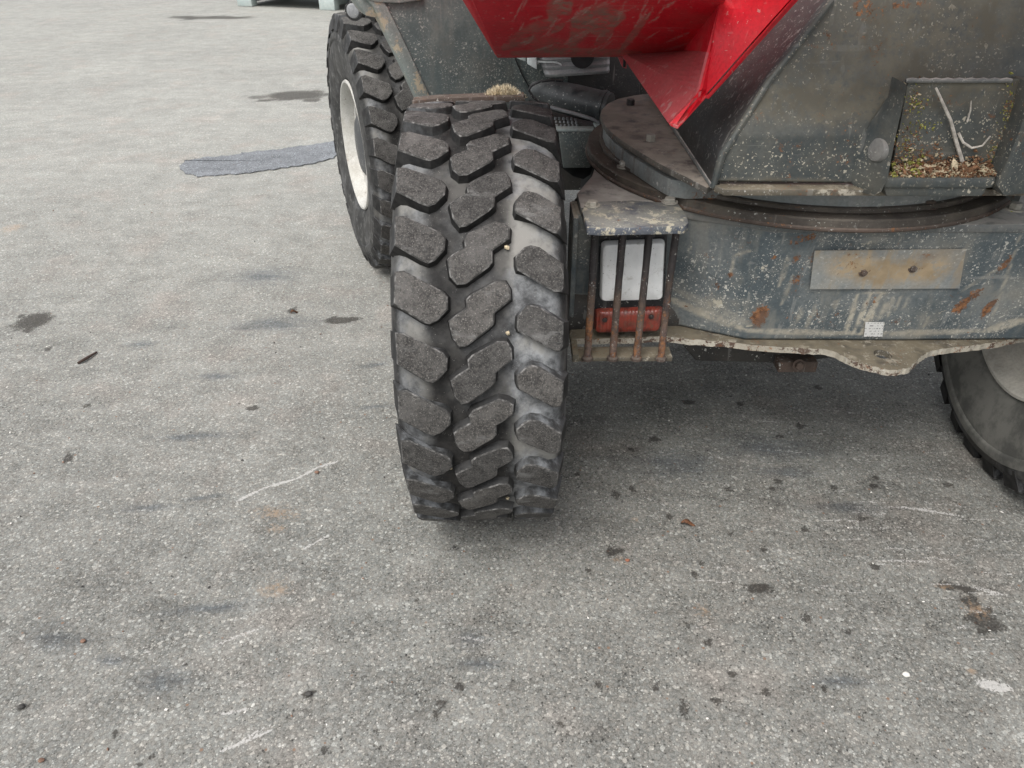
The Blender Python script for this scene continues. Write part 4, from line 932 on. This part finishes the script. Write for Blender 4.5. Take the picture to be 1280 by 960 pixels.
# fat black silencer hose, obliquely cut at its left end
h0, h1 = at(684, 118, Y=2.44), at(752, 133, Y=2.36)
V, F = tube_geo([h0 + (h0 - h1) * .28, h0, h0.lerp(h1, .5), h1, h1 + (h1 - h0) * .14], [.028, .044, .046, .044, .043], 24)
hose = obj('hose', V, F, M['hose'], rear, smooth=True)
tube('hose_clamp', [h1.lerp(h0, .02), h1.lerp(h0, -.06)], .0465, M['hose'], hose, 24)
tube('hose_rim', [at(p[0], p[1], Y=2.40) for p in ((704, 101), (690, 100), (674, 102), (664, 107), (661, 113), (666, 121), (676, 129), (690, 136), (710, 143), (728, 148), (748, 152))], .0042, M['black'], hose, 8)
tube('bay_rod', [at(p[0], p[1], Y=2.33) for p in ((688, 134), (715, 141), (738, 148), (748, 152), (750, 158))], .0052, M['steel_grey'], rear, 8)
box('rod_clevis', tuple(at(743, 160, Y=2.32)), tuple(at(754, 152, Y=2.36)), M['pale_metal'], rear, .002)
step = slab('step_plate', [at(684, 160, Y=2.34), at(748, 166, Y=2.34), at(750, 140, Y=2.55), at(690, 138, Y=2.55)], (0, 0, -.014), M['under'], rear, .002)
teeth = bmesh.new()
for r in range(3):
    for k in range(6):
        c = at(694 + k * 5 + r, 151 + r * 4.5, Y=2.44 - r * .035) + Vector((0, 0, .004))
        mt = Matrix.Translation(c); bmesh.ops.create_cone(teeth, cap_ends=True, segments=8, radius1=.0052, radius2=.003, depth=.014, matrix=mt)
me = bpy.data.meshes.new('grip_studs'); teeth.to_mesh(me); teeth.free(); me.materials.append(M['steel_grey'])
o = bpy.data.objects.new('grip_studs', me); COL.objects.link(o); o.parent = step; o.location = -world_of(step); o['kind'] = 'stuff'
slab('lower_panel', [at(698, 163, Y=2.30), at(741, 163, Y=2.30), at(738, 210, Y=2.30), at(704, 210, Y=2.30)], (0, .02, 0), M['hood'], rear, .003)
slab('panel_lip', [at(694, 161, Y=2.295), at(743, 161, Y=2.295), at(743, 164.5, Y=2.295), at(694, 164.5, Y=2.295)], (0, .03, 0), M['pale_metal'], rear, .001)
box('articulation', (.25, 2.36, .50), (.75, 2.75, .80), M['seam'], dumper, .01)
slab('under_guard', [at(700, 208, Y=2.33), at(741, 208, Y=2.33), at(738, 218, Y=2.33), at(729, 224, Y=2.33), at(716, 220, Y=2.33)], (0, .3, 0), M['seam'], rear, 0)
# rusty step strip behind the front tyre
rs = slab('step_strip', [at(515, 126, Y=2.32), at(545, 123, Y=2.32), at(600, 121, Y=2.32), at(655, 120, Y=2.32), at(657, 126, Y=2.32), at(600, 131, Y=2.32), at(515, 136, Y=2.32)], (0, .05, 0), M['rusty'], rear, .002)
# marker lamp over the rear wheel
lc = at(446, 11, Y=2.98); ld = Vector((-.25, -.85, -.1)).normalized()
lamp = tube('marker_lamp', [lc - ld * .03, lc, lc + ld * .03], [.024, .032, .033], M['black'], rear, 20)
tube('lamp_lens', [lc + ld * .030, lc + ld * .034, lc + ld * .037], [.025, .022, .011], M['steel_grey'], lamp, 20)
slab('lamp_arm', [lc + Vector((.0, .03, .02)), lc + Vector((.09, .0, .02)), lc + Vector((.09, .0, .045)), lc + Vector((0, .03, .04))], (0, .03, 0), M['black'], lamp, .002)
# body behind (engine hood), out of sight line above the frame
hb = [rp(520, -60, -.06), rp(640, -60, -.06)]
bk = NF * -1.3
obj('engine_hood', [hb[0] + Vector((.1, 0, -.5)), hb[1] + Vector((.45, .18, -.5)), hb[1] + Vector((.45, .18, .2)), hb[0] + Vector((.1, 0, .2)),
                    hb[0] + bk + Vector((.1, 0, -.5)), hb[1] + bk + Vector((.45, .18, -.5)), hb[1] + bk + Vector((.45, .18, .2)), hb[0] + bk + Vector((.1, 0, .2))],
    [[0, 1, 2, 3], [4, 5, 6, 7], [0, 1, 5, 4], [1, 2, 6, 5], [2, 3, 7, 6], [3, 0, 4, 7]], M['hood'], rear, bevel=.03)
tube('rear_axle', [Vector((-.50, 3.39, .51)), Vector((.3, 3.72, .51))], .08, M['under'], rear, 16)

# ================================================================ SMALL THINGS
def blades(name, n, cx, y, w_, h_, z, mat, label, cat):
    V, F = [], []
    for _ in range(n):
        u = random.gauss(0, .42); u = max(-1, min(1, u)); b = Vector((cx + u * w_, y + random.uniform(-.02, .02), z))
        h = h_ * (1 - abs(u) ** 1.6) * random.uniform(.45, 1.1) + .006; lean = Vector((random.gauss(u * .5, .5), random.gauss(0, .4), 1)).normalized()
        side = Vector((random.gauss(0, 1), random.gauss(0, 1), 0)).normalized() * .0014
        t = b + lean * h; m = b.lerp(t, .6) + Vector((random.gauss(0, .004), 0, .003)); i = len(V)
        V += [b - side, b + side, m + side, m - side, t]; F += [[i, i + 1, i + 2, i + 3], [i + 3, i + 2, i + 4]]
    o = obj(name, V, F, mat); prop(o, label, cat); return o
q = at(629, 121, Y=2.36)
blades('dry_grass_tuft', 2200, q.x, 2.36, .062, .036, q.z - .006, M['straw'], 'pale tuft of dry straw lying on the rusty step behind the tyre', 'straw')
def stem(name, px, Y, r, label):
    o = tube(name, [at(a, b, Y=Y - .004 * i) for i, (a, b) in enumerate(px)], [r * (1 - .5 * i / (len(px) - 1)) for i in range(len(px))], M['stem'], None, 6); prop(o, label, 'dry stem', 'dry stems in the pocket')
stem('straw_stalk', [(1203, 203), (1196, 180), (1188, 150), (1178, 128), (1170, 110)], 1.512, .0042, 'long pale dry stem leaning up across the pocket panel')
stem('straw_stalk', [(1198, 166), (1204, 178), (1215, 185), (1228, 182), (1238, 170)], 1.512, .003, 'short curved pale dry stem hooked beside the long one')
stem('straw_stalk', [(1209, 152), (1213, 138), (1214, 126)], 1.512, .002, 'tiny upright dry stem near the middle of the pocket')
def litter():
    bm = bmesh.new(); mats = ['litter_brown', 'litter_green', 'litter_pale']
    def crumb(c, r, mi):
        k = len(bm.faces); g = bmesh.ops.create_icosphere(bm, subdivisions=1, radius=r, matrix=Matrix.Translation(c) @ Matrix.Rotation(random.random() * 6, 4, Vector((random.random(), random.random(), 1))) @ Matrix.Diagonal((random.uniform(.9, 1.9), random.uniform(.35, .8), random.uniform(.2, .55), 1)))
        for v in g['verts']: v.co += Vector((random.gauss(0, 1), random.gauss(0, 1), random.gauss(0, 1))) * r * .3
        fs = set(f for v in g['verts'] for f in v.link_faces)
        for f in fs: f.material_index = mi
    for _ in range(2200):
        px = random.gauss(1180, 38); px = px if 1112 < px < 1246 else random.uniform(1114, 1244)
        heap = 1.0 if px < 1150 else .75
        y = random.uniform(1.478, 1.515); q = at(px, 220, Y=y); z = lz + abs(random.gauss(0, .010)) * heap * (1.6 if y > 1.5 else .8)
        g = random.random(); crumb(Vector((q.x, y, z)), random.uniform(.0011, .0040), 1 if (px < 1150 and g < .35) else 2 if g > .72 else 0)
    for _ in range(70):
        px = random.uniform(1118, 1242); y = random.uniform(1.478, 1.51); q = at(px, 220, Y=y); crumb(Vector((q.x, y, lz + random.uniform(.006, .016))), random.uniform(.0045, .0085), random.choice((0, 0, 2)))
    for cx, cy, sx, sy, n, green in ((1142, 128, 8, 10, 110, .5), (1130, 190, 8, 20, 240, .4), (1262, 160, 5, 26, 260, .45), (1250, 195, 7, 14, 200, .4), (1160, 156, 10, 3, 22, .9), (1270, 130, 6, 10, 60, .1), (1172, 185, 4, 12, 40, .0), (1148, 168, 8, 6, 25, .2)):
        for _ in range(n):
            q = at(random.gauss(cx, sx), random.gauss(cy, sy), Y=1.516); g = random.random()
            crumb(q, random.uniform(.0009, .0030), 1 if g < green else 2 if g > .8 else 0)
    me = bpy.data.meshes.new('moss_litter'); bm.to_mesh(me); bm.free()
    for m in mats: me.materials.append(M[m])
    o = bpy.data.objects.new('moss_litter', me); COL.objects.link(o); prop(o, 'brown and yellow green moss litter heaped in the pocket', kind='stuff')
litter()
prop(tube('twig', [at(97, 454, Z=.006), at(106, 449, Z=.010), at(121, 440, Z=.006)], [.004, .0058, .0035], M['twig'], None, 8), 'thin dark twig lying alone on the open asphalt', 'twig')
def leaf(px, py, L, W, rot, label):
    c = at(px, py, Z=.002); V, F = [], []
    for i in range(9):
        t = i / 8; w_ = W * math.sin(math.pi * min(1, t * .95 + .05)) ** .8
        for s_ in (-1, 0, 1): V.append((c.x + math.cos(rot) * (t - .5) * L - math.sin(rot) * s_ * w_, c.y + math.sin(rot) * (t - .5) * L + math.cos(rot) * s_ * w_, .003 + .006 * abs(s_) + .006 * math.sin(t * 5)))
    for i in range(8):
        for s_ in (0, 1): F.append([i * 3 + s_, i * 3 + s_ + 1, i * 3 + s_ + 4, i * 3 + s_ + 3])
    o = obj('dry_leaf', V, F, M['leaf'], smooth=True); md = o.modifiers.new('thick', 'SOLIDIFY'); md.thickness = .0008; prop(o, label, 'leaf')
leaf(860, 656, .038, .009, -.15, 'curled brown dry leaf on the asphalt in front of the bumper')
leaf(368, 391, .030, .008, .6, 'reddish brown scrap of leaf on asphalt left of the rear tyre')
def stone(px, py, r, mat, label, sq=.6):
    c = at(px, py, Z=0); bm = bmesh.new(); bmesh.ops.create_icosphere(bm, subdivisions=2, radius=r, matrix=Matrix.Translation((c.x, c.y, r * sq * .7)) @ Matrix.Diagonal((1.1, .9, sq, 1)))
    for v in bm.verts: v.co += Vector((random.gauss(0, 1), random.gauss(0, 1), random.gauss(0, 1))) * r * .07
    me = bpy.data.meshes.new('pebble'); bm.to_mesh(me); bm.free(); me.materials.append(mat); me.polygons.foreach_set('use_smooth', [True] * len(me.polygons))
    o = bpy.data.objects.new('pebble', me); COL.objects.link(o); prop(o, label, 'pebble', 'loose pebbles on the asphalt')
stone(1132, 844, .0075, M['stone_white'], 'round white pebble alone on the asphalt near the right')
stone(396, 591, .0065, M['stone_brown'], 'small brown pebble beside the long white scrape')
stone(784, 701, .0055, flat('brick_stone', (.30, .12, .07), .85), 'tiny brick red pebble on asphalt near the tyre foot')
stone(104, 802, .006, M['stone_brown'], 'brown pebble at the end of the dark blue tyre smudge')
stone(52, 951, .0055, M['stone_brown'], 'rust brown pebble in the lowest left corner of the asphalt', .5)
stone(27, 884, .0065, M['stone_dark'], 'dark grey pebble next to a pale stone chip')
stone(386, 868, .0068, M['stone_dark'], 'dark pebble by itself below the front tyre on the left side')
stone(567, 685, .0042, M['stone_dark'], 'very small dark pebble just in front of the tyre foot')
stone(513, 461 + 0, .004, M['stone_dark'], 'dark speck of a pebble hidden beside the tyre') if False else None

def grit():
    bm = bmesh.new(); ms = ['stone_white', 'stone_brown', 'stone_dark']
    for _ in range(420):
        y = .85 * (4.2 / .85) ** random.random(); x = random.uniform(-1, 1) * (.75 * y + .4); r = random.uniform(.0008, .0026) * (1 + .15 * y)
        g = bmesh.ops.create_icosphere(bm, subdivisions=1, radius=r, matrix=Matrix.Translation((x, y, r * .35)) @ Matrix.Rotation(random.random() * 6, 4, 'Z') @ Matrix.Diagonal((random.uniform(.8, 1.6), random.uniform(.6, 1), random.uniform(.4, .8), 1)))
        for v in g['verts']: v.co += Vector((random.gauss(0, 1), random.gauss(0, 1), random.gauss(0, 1))) * r * .18
        mi = random.choices((0, 1, 2), (3, 2, 4))[0]
        for f in set(f for v in g['verts'] for f in v.link_faces): f.material_index = mi
    me = bpy.data.meshes.new('gravel'); bm.to_mesh(me); bm.free()
    for m in ms: me.materials.append(M[m])
    o = bpy.data.objects.new('gravel', me); COL.objects.link(o); prop(o, 'loose fine grit scattered thinly over the asphalt', kind='stuff')
grit()
# pale crate on feet at the far end of the yard
c0, c1 = at(306, 8, Z=0), at(409, 13, Z=0); dv = (c1 - c0).normalized(); nv = Vector((-dv.y, dv.x, 0))
crate = empty('storage_crate', c0); prop(crate, 'pale green metal storage crate standing on short feet far across the yard', 'crate')
def obox(name, o, du, dw, z0, z1, mat, parent, bev=.01):
    return slab(name, [o, o + dv * du, o + dv * du + nv * dw, o + nv * dw][:4] if z0 == 0 else [p + Vector((0, 0, z0)) for p in (o, o + dv * du, o + dv * du + nv * dw, o + nv * dw)], (0, 0, z1 - z0), mat, parent, bev)
gap = (c1 - c0).length
for u in (-.12, gap - .12):
    for w_ in (0, 1.0): obox('leg', c0 + dv * u + nv * w_, .24, .14, 0, .16, M['pale_metal'], crate)
    for w_ in (.0,): obox('runner', c0 + dv * (u + .03) + nv * .14, .18, .86, .05, .16, M['pale_metal'], crate)
obox('body', c0 + dv * -.14 + nv * .02, gap + 1.2, 1.1, .162, 1.0, M['pale_metal'], crate, .02)
obox('bottom_rail', c0 + dv * -.16 - nv * .01, gap + 1.24, .03, .162, .24, M['white_part'], crate, .01)
for w_ in (0, 1.0): obox('leg', c0 + dv * (gap + .82) + nv * w_, .24, .14, 0, .16, M['pale_metal'], crate)
